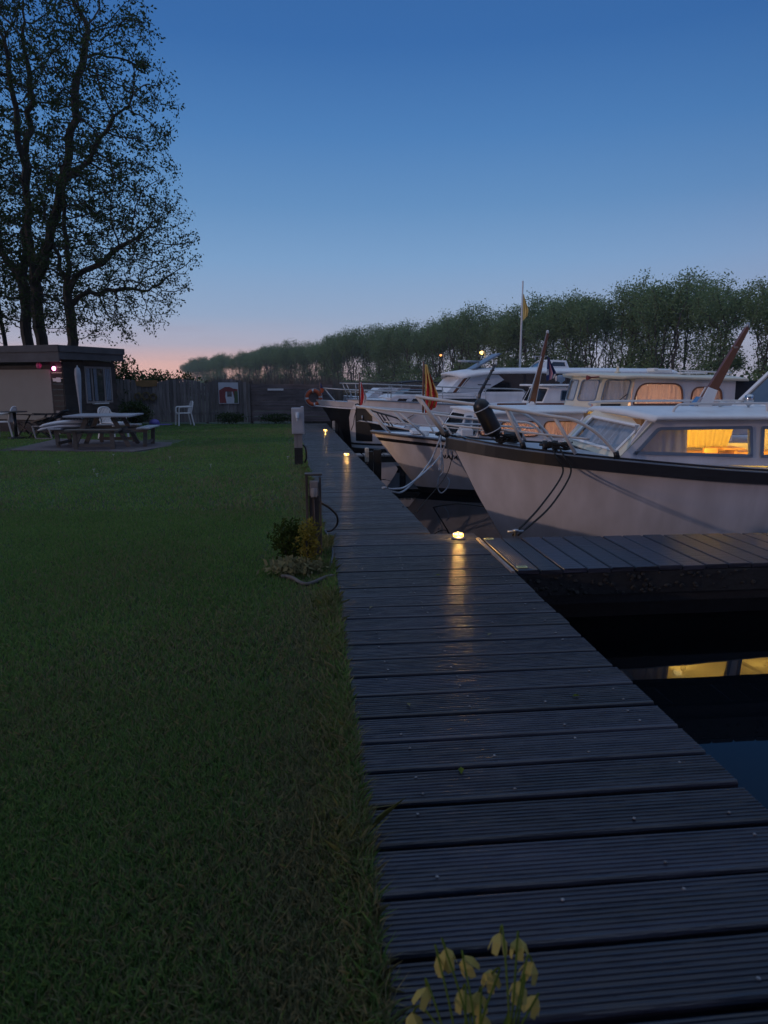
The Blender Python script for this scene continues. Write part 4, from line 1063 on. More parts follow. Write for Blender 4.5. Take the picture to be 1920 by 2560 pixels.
# coachroof, screen, saloon
def slab(poly, w_, name, m_, parent, BB, bevel=.02, vmid=0):
    return MB().prism([BB.p(u, w_ + vmid, z) for u, z in poly], BB.p(0, -2 * w_, 0) - BB.p(0, 0, 0)).build(name, m_, parent, bevel=bevel)
slab([(1.0, .92), (9.6, .80), (9.6, 1.24), (3.7, 1.22), (2.2, 1.16), (1.15, 1.14), (.95, 1.06)], .95, 'coachroof', M['hull'], dt, D, .04)
slab([(1.15, .955), (3.7, .93), (3.55, 1.03), (1.22, 1.04)], .956, 'coachroof_window', M['darkglass'], dt, D, .005)
slab([(1.42, .96), (1.58, .96), (1.63, 1.035), (1.47, 1.035)], .959, 'window_post', M['canvas'], dt, D, .003)
slab([(2.62, 1.20), (2.95, 1.20), (3.32, 1.68), (3.05, 1.68)], .88, 'windscreen_frame', M['deckwhite'], dt, D, .01)
slab([(2.80, 1.205), (2.90, 1.205), (3.28, 1.675), (3.18, 1.675)], .886, 'screen_trim', M['varnish'], dt, D, .004)
slab([(2.95, 1.19), (3.66, 1.20), (4.32, 1.56), (4.15, 1.70), (3.36, 1.69)], .90, 'screen_cover', M['canvas'], dt, D, .012)
slab([(3.6, 1.20), (9.5, 1.20), (9.5, 1.74), (3.36, 1.74)], .87, 'saloon_window', M['darkglass'], dt, D, .01)
m = MB()
for u in (4.95, 6.3, 7.7, 9.3): m.box(D.p(u, .875, 1.46), (.06, .02, .52))
m.build('window_post', M['darkhull'], dt)
rows = []
for i in range(24):
    t = i / 23; u = 2.75 + (9.7 - 2.75) * t; row = []
    for j in range(-8, 9):
        k = j / 8; row.append((u + .25 * abs(k) ** 2 * (1 - t), k * 1.02, 1.90 + .02 * math.sin(t * 3) - .11 * abs(k) ** 3 - .14 * max(0, 1 - t * 5) ** 2))
    rows.append(row)
mb = MB(); mb.grid([[D.p(*q_) for q_ in r] for r in rows]); mb.grid([[D.p(q_[0], q_[1], q_[2] - .07) for q_ in r] for r in rows])
edge = [r[0] for r in rows[::-1]] + rows[0][1:-1] + [r[-1] for r in rows]
mb.grid([[D.p(*q_) for q_ in edge], [D.p(q_[0], q_[1], q_[2] - .07) for q_ in edge]]); mb.build('saloon_roof', M['deckwhite'], dt)
slab([(3.45, 1.87), (3.52, 1.87), (4.32, 2.30), (4.25, 2.32)], .35, 'roof_panel', M['bluegrey'], dt, D, .005, .3)
m = MB(); m.tube([D.p(3.1, .3, 2.10), D.p(3.75, .3, 2.08)], .03, 8); m.tube([D.p(3.7, .3, 1.88), D.p(3.7, .3, 2.1)], .025, 8); m.build('radar', M['galv'], dt)
quadwall(D, (5.55, .45, 1.90), (5.55, -.45, 1.90), (5.85, -.38, 2.15), (5.85, .38, 2.15), M['deckwhite'], dt, 'flybridge_screen', True, frame=M['deckwhite'], glass=M['skyglass'], ins=(.06, .94, .08, .9), r=.02, hint=(6.3, 0, 2.0))
quadwall(D, (5.55, .45, 1.90), (6.5, .45, 1.90), (6.42, .40, 2.13), (5.85, .38, 2.15), M['deckwhite'], dt, 'flybridge_screen', True, frame=M['deckwhite'], glass=M['skyglass'], ins=(.28, .92, .12, .86), r=.02, hint=(6.3, 0, 2.0))
MB().tube([D.p(5.12, 0, 1.88), D.p(5.12, 0, 4.42)], [.034, .022], 10).build('flag_mast', M['rail'], dt)
D.tubes('pulpit', M['galv'], [[(-.30, 0, 1.46), (-.28, .25, 1.46), (.4, .72, 1.44), (1.49, 1.08, 1.40), (3.3, 1.35, 1.33), (4.5, 1.45, 1.30), (4.72, 1.48, 1.22), (4.95, 1.5, .9)], [(-.28, -.25, 1.46), (.4, -.72, 1.44), (1.49, -1.08, 1.40), (3.3, -1.35, 1.33), (4.5, -1.45, 1.30), (4.95, -1.5, .9)]], .018)
D.tubes('pulpit', M['galv'], [[(-.15, .25, 1.22), (.4, .72, 1.2), (1.49, 1.08, 1.16), (3.3, 1.35, 1.09)]], .010)
for q_ in ([(-.28, .2, 1.46), (-.10, .18, 1.03)], [(.05, .55, 1.44), (.12, .45, 1.02)], [(1.0, .95, 1.41), (1.0, .92, .99)], [(2.4, 1.22, 1.36), (2.4, 1.30, .92)], [(3.6, 1.38, 1.32), (3.6, 1.46, .87)], [(-.1, -.4, 1.46), (.1, -.42, 1.02)], [(1.3, -1.0, 1.4), (1.3, -1.05, .98)]):
    D.tubes('stanchion', M['galv'], [q_], .014, False)
flag('flag', 'long yellow pennant drooping from the white mast on the motor yacht', D.w(5.12, .0, 4.05), .17, .80, lambda x, y: 0, [M['yellow']], 1.3, None, amp=.03)
rope('thin dark line slung under the motor yacht anchor', [D.w(.5, .75, .4), D.w(.75, .9, .25), D.w(1.1, 1.05, .33), D.w(1.6, 1.2, .6)], .010, M['blackrope'])

# ---------------- boat with overhanging bow, far left
E_ = Boat('cabin_cruiser', 'dark hulled boat with a white bulwark and bow overhanging the boardwalk end', -2.3, 23.6, 8, 10,
          [(0, .91), (1, .84), (3, .76), (10, .75)], [(0, .02), (.15, .2), (.5, .5), (1.2, .9), (3, 1.35), (10, 1.3)],
          [(0, .91), (.16, .70), (.22, .64), (.7, -.2), (.8, -.8)], cat='boat', SC=1.0)
et = E_.root
E_.hull_band(lambda z: z - .20, lambda z: z, 'bulwark', M['hull'], ns=2, out=.02)
E_.hull_band(lambda z: -.85, lambda z: z - .20, 'hull', M['darkhull'], ns=6)
E_.rail_strip('rub_rail', M['deckwhite'], .03, .05, -.19, .02)
E_.deck('deck', M['deckgrey'], dz=-.03)
for s_ in (1, -1):
    E_.tubes('pulpit', M['galv'], [[(.28, 0, 1.29), (.30, .15 * s_, 1.29), (1.0, .7 * s_, 1.24), (2.2, 1.1 * s_, 1.2), (4.5, 1.3 * s_, 1.15)]], .020)
    E_.tubes('stanchion', M['galv'], [[(.29, .1 * s_, 1.28), (.42, .2 * s_, 1.1), (.60, .5 * s_, .88)]], .018)
    for u in (1.25, 2.3, 3.4): E_.tubes('stanchion', M['galv'], [[(u, .62 * s_ + .2 * u * s_, 1.22), (u, .62 * s_ + .2 * u * s_, .76)]], .014, False)
slab([(2.4, .7), (7, .7), (7, 1.2), (3.1, 1.25), (2.6, 1.0)], .8, 'cabin', M['darkhull'], et, E_, .03)
flag('flag', 'small blue and orange flag on a thin pole at the overhanging bow', E_.w(.13, 0, 1.46), .10, .30, lambda x, y: 0 if y < .5 else 1, [M['blue'], M['orange']], .6, (.55, .03), amp=.01)

# ---------------- boats farther along the water
def far_boat(lab, bx, by, deg, hullm, roofm, clothm, L_=8, mast=False):
    F = Boat('cabin_cruiser', lab, bx, by, deg, L_, [(0, .75), (2, .6), (L_, .6)], [(0, .02), (.3, .35), (1, .75), (3, 1.2), (L_, 1.2)], [(0, .75), (.5, -.5), (.6, -.8)])
    F.hull_band(lambda z: -.8, lambda z: z, 'hull', hullm, ns=4); F.deck('deck', M['deckwhite'])
    slab([(1.8, .55), (L_ - 2.5, .55), (L_ - 2.5, 1.15), (2.6, 1.15)], .85, 'cabin', M['hull'], F.root, F, .03)
    for k in range(3):
        slab([(2.75 + k * .85, .80), (3.35 + k * .85, .80), (3.35 + k * .85, 1.05), (2.85 + k * .85, 1.05)], .858, 'window', M['darkglass'], F.root, F, .005)
    rows = [[F.p(L_ - 3.2 + 2.6 * i / 8, 1.05 * j / 4, 1.50 + .10 * math.sin(PI * i / 8) - .06 * (j / 4) ** 2) for j in range(-4, 5)] for i in range(9)]
    o = MB().grid(rows).build('awning', roofm, F.root); s2 = o.modifiers.new('s', 'SOLIDIFY'); s2.thickness = .05
    for u in (L_ - 3.1, L_ - .7):
        for v_ in (-1, 1): F.tubes('awning_post', M['galv'], [[(u, v_, .6), (u, v_, 1.48)]], .018, False)
    slab([(L_ - 3.1, .6), (L_ - .8, .6), (L_ - .8, 1.1), (L_ - 3.1, 1.1)], .9, 'side_cloth', clothm, F.root, F, .02)
    if mast:
        F.tubes('mast', M['blackpaint'], [[(3.0, 0, 1.1), (3.5, 0, 3.1)]], .03, False)
        MB().lathe([(.03, 0), (.04, .04), (.02, .09)], F.p(3.5, 0, 3.1), 10).build('masthead_light', M['plastic'], F.root)
    return F
far_boat('distant white boat with a dark awning and burgundy side cloth', -1.2, 31, 10, M['darkhull'], M['darkcanvas'], M['redcanvas'], 8.5)
far_boat('distant white boat with a pale awning and leaning black mast', 2.2, 39, 12, M['hull'], M['canvas'], M['darkcanvas'], 8, True)
far_boat('farthest white boat with a red side cloth beyond the yacht bow', -3.0, 41, 14, M['hull'], M['darkcanvas'], M['redcanvas'], 7)

# ------------------------------------------------------------------ left side: shed, fence, furniture
sh = thing('wooden_shed', 'low dark wooden shed with a flat roof, beige panel front and curtained window', 'shed', (-9.3, 20.2, 0), math.radians(-20))
def plank_wall(mb, x0, x1, y, z0, z1, hgt, th=.025, along='x'):
    z = z0
    while z < z1 - .01:
        h = min(hgt, z1 - z)
        if along == 'x': mb.box(((x0 + x1) / 2, y, z + h / 2), (abs(x1 - x0), th, h - .008), rot=Matrix.Rotation(.10, 3, 'X'))
        else: mb.box((y, (x0 + x1) / 2, z + h / 2), (th, abs(x1 - x0), h - .008), rot=Matrix.Rotation(.10, 3, 'Y'))
        z += h
m = MB(); plank_wall(m, -.42, .0, .0, 0, 2.3, .16); plank_wall(m, -7, -.42, .03, 1.86, 2.3, .16); plank_wall(m, -7, -.42, .03, 0, .38, .16)
m.box((-3.7, .05, 1.1), (6.5, .02, 2.2)); m.build('front_wall', M['shedwood'], sh, recalc=False)
m = MB(); plank_wall(m, 0, .80, .02, 0, 2.25, .16, along='y'); plank_wall(m, .80, 2.0, .02, 0, .85, .16, along='y'); plank_wall(m, .80, 2.0, .02, 1.98, 2.25, .16, along='y'); plank_wall(m, 1.96, 2.15, .02, 0, 2.2, .16, along='y')
m.box((-.012, 1.07, 1.1), (.02, 2.1, 2.2)); m.build('side_wall', M['shedwood'], sh, recalc=False)
MB().box((-3.6, -.005, 1.12), (6.35, .03, 1.48)).build('front_panel', M['beige'], sh, bevel=.01)
m = MB(); m.box((-3.4, .98, 2.49), (7.4, 2.66, .07)); m.build('roof', M['asphalt'], sh)
m = MB(); m.box((-3.4, -.37, 2.435), (7.4, .03, .19)); m.box((-3.4, -.345, 2.20), (7.36, .03, .28)); m.box((.315, .97, 2.43), (.03, 2.65, .18)); m.box((.285, .95, 2.24), (.03, 2.6, .22)); m.build('fascia', M['fascia'], sh, bevel=.004)
wn = MB().holed(lambda x, y, q=0: V((.045 + q, x, y)), [(.82, .86), (1.95, .86), (1.95, 1.96), (.82, 1.96)], [[(.88, .92), (1.08, .92), (1.08, 1.9), (.88, 1.9)], [(1.14, .92), (1.60, .92), (1.60, 1.9), (1.14, 1.9)], [(1.66, .92), (1.90, .92), (1.90, 1.9), (1.66, 1.9)]], .04).build('window', M['palepost'], sh)
MB().box((.02, 1.385, 1.41), (.008, 1.05, 1.0)).build('pane', M['skyglass'], wn)
for (a, b, n_) in ((.86, 1.04, 3), (1.64, 1.92, 4), (1.2, 1.33, 2)):
    rows = [[V((.034 + .012 * math.sin(k / 24 * n_ * 2 * PI), a + (b - a) * k / 24, 1.94 - 1.0 * j / 3)) for j in range(4)] for k in range(25)]
    MB().grid(rows).build('curtain', M['bluegrey'], wn, recalc=False)
m = MB(); m.box((.06, 1.38, .845), (.10, .62, .03)); m.build('window_sill', M['plastic'], wn)
m = MB(); m.tube([(.20, 1.0, 2.20), (.20, 1.78, 2.17)], .06, 12); m.box((.20, 1.39, 2.27), (.18, .80, .03)); m.build('awning_roller', M['plastic'], sh)
t = thing('folded_parasol', 'narrow folded white parasol leaning by the shed corner', 'parasol', (-8.92, 20.35, 0))
MB().lathe([(.015, .45), (.03, .55), (.05, 1.0), (.085, 1.55), (.09, 1.75), (.07, 1.88), (.015, 1.93)], n=10).build('canopy', M['deckgrey'], t)
MB().tube([(0, 0, 0), (0, 0, 1.97)], .014, 8).build('pole', M['plastic'], t)
def shed_pt(x, y, z): return Matrix.Translation((-9.3, 20.2, 0)) @ Matrix.Rotation(math.radians(-20), 4, 'Z') @ V((x, y, z))
t = thing('wall_lamp', 'small lit pink lamp on the dark shed wall', 'lamp', shed_pt(-.26, -.03, 1.88))
MB().lathe([(.01, -.06), (.05, -.03), (.055, .02), (.02, .06)], n=14).build('lit_globe', M['pinklamp'], t)
m = MB(); m.box((0, .01, .08), (.05, .06, .04)); m.build('bracket', M['black'], t)
point('lamp_light', (0, -.12, 0), .6, (1, .2, .55), .05, t)
t = thing('paper_lantern', 'dark pink lantern hanging under the shed eave', 'lantern', shed_pt(-.62, -.22, 1.97))
MB().lathe([(.015, -.10), (.055, -.08), (.075, -.02), (.06, .05), (.02, .09)], n=14).build('lantern_body', M['pinkglobe'], t)
MB().tube([(0, 0, .09), (0, 0, .13)], .005, 6).build('string', M['black'], t)
m = MB(); m.box((0, 0, 0), (.26, .015, .09)); m.box((.08, 0, .0), (.16, .014, .13)); 
tag(m.build('wall_sign', M['plastic'], loc=shed_pt(-.20, -.03, 1.56), rz=math.radians(-20)), 'small pale ragged sign on the shed wall below the pink lamp', 'sign')
m = MB(); m.box((0, 0, .33), (.13, .03, .70), rot=Matrix.Rotation(-.12, 3, 'X')); tag(m.build('leaning_board', M['palepost'], loc=shed_pt(-.16, -.14, 0), rz=math.radians(-20)), 'short grey board leaning against the shed corner', 'board')

# fences
fn = thing('board_fence', 'grey fence of upright boards with wavy tops behind the lawn', 'fence', (0, 25.4, 0))
def arch(x):
    edges = [-11, -8.4, -6.52, -4.95]
    for a, b in zip(edges, edges[1:]):
        if a <= x <= b: return 1.44 + .16 * math.sin(PI * (x - a) / (b - a)) ** .8
    return 1.44
m = MB(); x = -10.9; rng = random.Random(4)
while x < -5.0:
    h = arch(x + .06) + rng.uniform(-.006, .006)
    m.box((x + .06, rng.uniform(-.012, .012), h / 2 + .02), (.112, .022, h - .04)); x += .128
m.build('boards', M['fenceA'], fn)
m = MB()
for z in (.35, 1.15): m.box((-7.9, .04, z), (6.0, .05, .09))
m.build('rail', M['fenceA'], fn)
for x in (-8.4, -6.5): MB().box((x, .05, .76), (.09, .09, 1.52)).build('post', M['post'], fn)
f2 = thing('plank_fence', 'dark fence of level planks behind the boardwalk end', 'fence', (-4.9, 25.6, 0), math.radians(4))
m = MB(); rng = random.Random(8); z = .05
while z < 1.42:
    x = 0
    while x < 2.9:
        L_ = min(rng.uniform(1.5, 2.2), 3.0 - x); m.box((x + L_ / 2, rng.uniform(-.006, .006), z + .095), (L_ - .006, .028, .178)); x += L_
    z += .197
m.build('planks', M['fenceB'], f2)
for x in (.0, 1.5, 2.95): MB().box((x, .06, .76), (.11, .10, 1.54)).build('post', M['post'], f2)
t = thing('life_buoy', 'orange life buoy hanging on the dark plank fence', 'life buoy', (-2.60, 25.70, .93))
mb = MB(); n1, n2 = 28, 10; vs = []; 
for i in range(n1):
    a = 2 * PI * i / n1
    for j in range(n2):
        b = 2 * PI * j / n2; r_ = .25 + .065 * math.cos(b); vs.append((r_ * math.cos(a), .05 * math.sin(b), r_ * math.sin(a)))
fs = []; ids = []
for i in range(n1):
    for j in range(n2): fs.append((i * n2 + j, ((i + 1) % n1) * n2 + j, ((i + 1) % n1) * n2 + (j + 1) % n2, i * n2 + (j + 1) % n2)); ids.append(1 if i % 7 == 0 else 0)
mb.add(vs, fs, 0, True); mb.m = ids; mb.build('ring', [M['orange'], M['white']], t)
m = MB(); m.tube([(.33 * math.cos(k * PI / 12), -.02, .33 * math.sin(k * PI / 12)) for k in range(25)], .008, 6); m.build('grab_rope', M['rope'], t)
# poster: flat print of a red roofed house
mb = MB(); mb.box((0, 0, 0), (.72, .02, .76), 0, 0)
def flat(pts, mi, y): mb.add([(x, y, z) for x, z in pts], [tuple(range(len(pts)))], mi)
flat([(-.34, -.36), (.34, -.36), (.34, .14), (.18, .16), (.05, .22), (-.12, .22), (-.30, .12), (-.34, .1)], 1, -.012)
flat([(-.08, -.36), (.22, -.36), (.20, -.16), (.16, .05), (-.10, .05), (-.12, -.12)], 0, -.014)
flat([(-.05, -.13), (.12, -.13), (.12, .06), (-.05, .06)], 2, -.016)
flat([(.20, -.36), (.34, -.36), (.34, .06), (.22, .08)], 3, -.015)
tag(mb.build('poster', [M['canvas'], mat('poster_red', (.22, .05, .05), .7), M['fenceB'], mat('poster_green', (.06, .10, .05), .7)], loc=(-5.67, 25.36, 1.10)), 'picture board with a red and white house on the upright board fence', 'poster')
m = MB(); m.box((0, 0, 0), (.58, .02, .07)); tag(m.build('fence_sign', M['white'], loc=(-3.99, 25.60, 1.225), rz=math.radians(4)), 'narrow white strip sign on the dark plank fence', 'sign')
m = MB(); m.prism([(-.40, 0, .11), (.39, 0, .11), (.39, 0, -.09), (.2, 0, -.12), (-.15, 0, -.125), (-.36, 0, -.08)], (0, .02, 0)); tag(m.build('wooden_board', M['ochre'], loc=(-8.65, 25.35, 1.45)), 'ochre wooden board on the fence beside the shed', 'board')
for (x, z, r_, lab) in ((-8.68, 1.0, .13, 'middle dried wreath hanging under the ochre board'), (-8.98, .98, .11, 'dried wreath nearest the shed under the ochre board'), (-8.42, .95, .11, 'dried wreath farthest from the shed under the ochre board')):
    mb = MB(); rg = random.Random(int(r_ * 1000 + x * 10))
    for k in range(90):
        a = rg.uniform(0, 2 * PI); rr = r_ * rg.uniform(.8, 1.15); p = V((rr * math.cos(a), rg.uniform(-.03, .0), rr * math.sin(a)))
        d_ = V((-math.sin(a), rg.uniform(-.5, .5), math.cos(a))) * .05 + V((rg.uniform(-.02, .02),) * 3)
        mb.bar(p - d_, p + d_, .012)
    tag(mb.build('wreath', M['wicker'], loc=(x, 25.36, z)), lab, 'wreath', 'wreaths on the fence')
m = MB(); m.lathe([(.16, .0), (.19, .06), (.16, .14), (.09, .19), (.01, .21)], n=14); m.lathe([(.30, .0), (.28, .02), (.02, .03)], (.35, 0, 0), 14)
tag(m.build('sandpit_shell', M['purple'], loc=(-8.22, 24.7, -.01)), 'purple plastic lid lying on the grass by the fence', 'toy')

# plastic chair: front at -y in local axes
def chair(name_lab, loc, rz, grp='white plastic garden chairs'):
    t = thing('plastic_chair', name_lab, 'chair', loc, rz, grp)
    m = MB(); m.box((0, .0, .425), (.46, .44, .03)); m.sweep([(-.22, -.22, .415), (.22, -.22, .415)], [(-.012, -.03), (.012, -.03), (.012, .02), (-.012, .02)]); m.build('seat', M['plastic'], t, bevel=.012)
    fr = [(-.24, .20, .44), (-.245, .25, .62), (-.20, .285, .77), (-.10, .30, .825), (.10, .30, .825), (.20, .285, .77), (.245, .25, .62), (.24, .20, .44)]
    m = MB(); m.tube(smooth(fr, 4), .020, 8)
    for k in range(7):
        x = -.165 + k * .055; m.bar((x * .9, .21, .44), (x, .292, .815 - abs(x) * .12), .030, .012)
    m.build('backrest', M['plastic'], t)
    for s_ in (-1, 1):
        m = MB(); m.tube(smooth([(.245 * s_, .25, .66), (.26 * s_, .10, .645), (.265 * s_, -.12, .64), (.262 * s_, -.20, .615), (.25 * s_, -.215, .44)], 4), .022, 8); m.build('armrest', M['plastic'], t)
    for s_ in (-1, 1):
        MB().sweep([(.25 * s_, -.215, .44), (.268 * s_, -.245, .0)], [(-.022, -.02), (.022, -.02), (.022, .02), (-.022, .02)], up=(0, 1, 0)).build('leg', M['plastic'], t)
        MB().sweep([(.23 * s_, .20, .44), (.262 * s_, .285, .0)], [(-.022, -.02), (.022, -.02), (.022, .02), (-.022, .02)], up=(0, 1, 0)).build('leg', M['plastic'], t)
    return t
chair('white plastic garden chair standing alone before the upright board fence', (-7.02, 24.25, 0), math.radians(-62))
chair('white plastic garden chair behind the picnic table', (-7.30, 18.6, 0), math.radians(70))
chair('white plastic garden chair beside the dark table at the picture edge', (-10.42, 18.9, 0), math.radians(-80))
t = thing('garden_table', 'small dark garden table beside the stacked folding chairs', 'table', (-9.95, 18.6, 0), .1)
MB().lathe([(.30, .70), (.33, .705), (.33, .725), (.30, .73)], n=24).build('table_top', M['blackpaint'], t)
m = MB(); m.tube([(0, 0, .70), (0, 0, .05)], .045, 10); m.build('pedestal', M['blackpaint'], t)
MB().lathe([(.22, 0), (.20, .03), (.05, .05)], n=16).build('foot', M['blackpaint'], t)
def recliner(lab, loc, rz, tilt):
    t = thing('folding_chair', lab, 'chair', loc, rz, 'dark folding garden chairs by the shed')
    bx, bz = .38 + tilt * .25, .92 - tilt * .28
    m = MB()
    for y in (-.26, .26): m.bar((.12, y, .42), (bx, y, bz), .035)
    for k in range(9):
        f_ = k / 8; m.box((.12 + (bx - .12) * f_, 0, .42 + (bz - .42) * f_), (.05, .50, .018), rot=Matrix.Rotation(-math.atan2(bz - .42, bx - .12), 3, 'Y'))
    m.build('backrest', M['blackpaint'], t)
    m = MB()
    for k in range(7): m.box((-.34 + k * .075, 0, .42), (.055, .50, .018))
    m.build('seat', M['blackpaint'], t)
    for y in (-.28, .28):
        m = MB(); m.bar((-.36, y, .0), (.16, y, .62), .03); m.build('leg', M['blackpaint'], t)
        m = MB(); m.bar((.22, y, .0), (-.34, y, .44), .03); m.build('leg', M['blackpaint'], t)
        m = MB(); m.box((-.08, y, .63), (.52, .055, .025)); m.build('armrest', M['blackpaint'], t)
    return t
recliner('dark folding garden chair with its back raised beside the shed panel', (-9.30, 18.9, 0), .15, .7)
recliner('dark folding garden chair leaning low, nearest the small dark table', (-9.62, 19.0, 0), -.35, 1.3)
recliner('dark folding garden chair tilted far back beneath the shed corner', (-8.98, 19.25, 0), .45, 1.5)
m = MB(); m.bar((-.2, 0, .02), (.22, .02, .02), .03); m.bar((.22, .02, .02), (.1, .1, .34), .03); m.bar((-.2, 0, .02), (-.32, .1, .34), .03); m.bar((-.32, .1, .34), (.1, .1, .34), .03)
tag(m.build('footrest', M['palepost'], loc=(-9.05, 18.25, 0)), 'pale wooden footrest frame lying before the folding chairs', 'footrest')

# picnic table on its paving
pv = [(-8.35, 15.3), (-8.76, 18.45), (-5.32, 17.2), (-5.05, 16.3), (-5.46, 14.9)]
m = MB().prism([(x, y, -.03) for x, y in pv], (0, 0, .042)); kind(m.build('paving', M['paving']), 'structure', 'grey brown paving patch under the picnic table')
pt = thing('picnic_table', 'square weathered picnic table with attached benches on the paving', 'picnic table', (-6.60, 16.35, 0.012), math.radians(6))
m = MB()
for k in range(7): m.box((0, -.60 + k * .20, .715), (1.46, .19, .035))
m.build('table_top', M['tabletop'], pt, bevel=.004)
for ang in range(4):
    R3 = Matrix.Rotation(ang * PI / 2, 3, 'Z')
    m = MB()
    for k in range(2): m.box(R3 @ V((0, -.90 - k * .15, .43)), (1.15, .14, .035), ang * PI / 2)
    m.build('bench', M['tabletop'] if ang != 0 else M['table'], pt, bevel=.004)
    for x in (-.40, .40):
        m = MB(); m.bar(R3 @ V((x, -1.00, .41)), R3 @ V((x, -.97, .0)), .09, .04); m.build('leg', M['table'], pt)
    m = MB(); m.bar(R3 @ V((-.46, -.97, .09)), R3 @ V((.46, -.97, .09)), .03, .07); m.build('stretcher', M['table'], pt)
    m = MB(); m.bar(R3 @ V((-.40, -1.02, .38)), R3 @ V((-.40, 0, .38)), .04, .09); m.bar(R3 @ V((.40, -1.02, .38)), R3 @ V((.40, 0, .38)), .04, .09); m.build('beam', M['table'], pt)
for s_ in (-1, 1):
    for q_ in (-1, 1): MB().bar((s_ * .62, q_ * .42, .0), (s_ * .28, q_ * .42, .69), .04, .10).build('leg', M['table'], pt)
m = MB(); m.box((0, .42, .36), (1.3, .04, .09)); m.box((0, -.42, .36), (1.3, .04, .09)); m.build('beam', M['table'], pt)
m = MB()
rg = random.Random(2)
def pad(c, L_, wd, h, rz, droop):
    rows = []
    for i in range(15):
        x = -L_ / 2 + L_ * i / 14; row = []
        for j in range(12):
            a = 2 * PI * j / 12; e = (1 - (abs(2 * i / 14 - 1)) ** 6) ** .5
            row.append(V(c) + Matrix.Rotation(rz, 3, 'Z') @ V((x, wd / 2 * math.copysign(abs(math.cos(a)) ** .6, math.cos(a)) * (.6 + .4 * e), h / 2 * math.sin(a) * (.3 + .7 * e) - droop * (x - .15) ** 2 * (1 if x < .15 else .1))))
        rows.append(row + [row[0]])
    return rows
for (dz, dx, lab) in ((.50, .0, 'lower pale cushion draped on the far left bench of the picnic table'), (.585, .05, 'upper pale cushion draped on the far left bench of the picnic table')):
    tag(MB().grid(pad((-7.48 + dx, 16.05, dz), 1.05, .46, .09, .12, .22)).build('cushion', M['canvas']), lab, 'cushion', 'cushions on the picnic bench')

# far street lamps on the other bank
def street_lamp(lab, loc, h, r_, lm):
    t = thing('street_lamp', lab, 'street lamp', loc, 0, 'street lamps across the water')
    MB().tube([(0, 0, 0), (0, 0, h)], [.09, .06], 8).build('pole', M['galv'], t)
    MB().tube(smooth([(0, 0, h), (-.1, 0, h + .3), (-.4, 0, h + .35)], 4), .05, 8).build('arm', M['galv'], t)
    MB().lathe([(.05, -r_), (r_, -r_ * .4), (r_, r_ * .3), (.05, r_ * .6)], (-.55, 0, h + .2), 12).build('lit_lantern', lm, t)
street_lamp('taller lit yellow street lamp among the trees across the water', (17.4, 121, .1), 6.2, .36, M['farlamp'])
street_lamp('smaller lit orange street lamp among the trees, left of the yellow one', (10.9, 128, .1), 6.0, .22, M['orangelamp'])
for k, (x, y) in enumerate([(-6.4, 9.1), (-6.0, 12.6), (-4.2, 13.4), (-3.1, 12.2), (-4.9, 11.5), (-4.6, 10.9), (-1.9, 13.5), (-5.5, 13.9)]):
    rg = random.Random(k); mb = MB()
    for a in range(7):
        an = a * 2 * PI / 7; mb.add([(0, 0, .05), (.022 * math.cos(an - .25), .022 * math.sin(an - .25), .056), (.028 * math.cos(an), .028 * math.sin(an), .054), (.022 * math.cos(an + .25), .022 * math.sin(an + .25), .056)], [(0, 1, 2, 3)])
    mb.tube([(0, 0, 0), (0, 0, .05)], .003, 5)
    tag(mb.build('daisy', M['white'], loc=(x, y, 0), recalc=False), 'tiny white daisy standing in the lawn', 'flower', 'daisies in the lawn')

# ------------------------------------------------------------------ vegetation
def fast_mesh(name, verts, k, mats, parent=None, midx=None):
    """verts (n*k,3): n separate k-gons"""
    n = len(verts) // k
    me = bpy.data.meshes.new(name)
    me.vertices.add(n * k); me.vertices.foreach_set('co', np.asarray(verts, np.float32).ravel())
    me.loops.add(n * k); me.loops.foreach_set('vertex_index', np.arange(n * k, dtype=np.int32))
    me.polygons.add(n); me.polygons.foreach_set('loop_start', np.arange(0, n * k, k, dtype=np.int32))
    for m_ in (mats if isinstance(mats, list) else [mats]): me.materials.append(m_)
    if midx is not None: me.polygons.foreach_set('material_index', np.asarray(midx, np.int32))
    me.update(calc_edges=True)
    o = bpy.data.objects.new(name, me); COL.objects.link(o); o.parent = parent
    return o
def leaves(C, size, rng, asp=.55, up=.0):
    """diamond leaves at points C"""
    n = len(C)
    d = rng.normal(size=(n, 3)); d[:, 2] += up; d /= np.linalg.norm(d, axis=1, keepdims=True)
    e = np.cross(d, rng.normal(size=(n, 3))); e /= np.linalg.norm(e, axis=1, keepdims=True)
    s_ = size * rng.uniform(.65, 1.35, (n, 1))
    a = C; b = C + d * s_ * .5 + e * s_ * asp * .5; c = C + d * s_; f_ = C + d * s_ * .5 - e * s_ * asp * .5
    return np.stack([a, b, c, f_], 1).reshape(-1, 3)
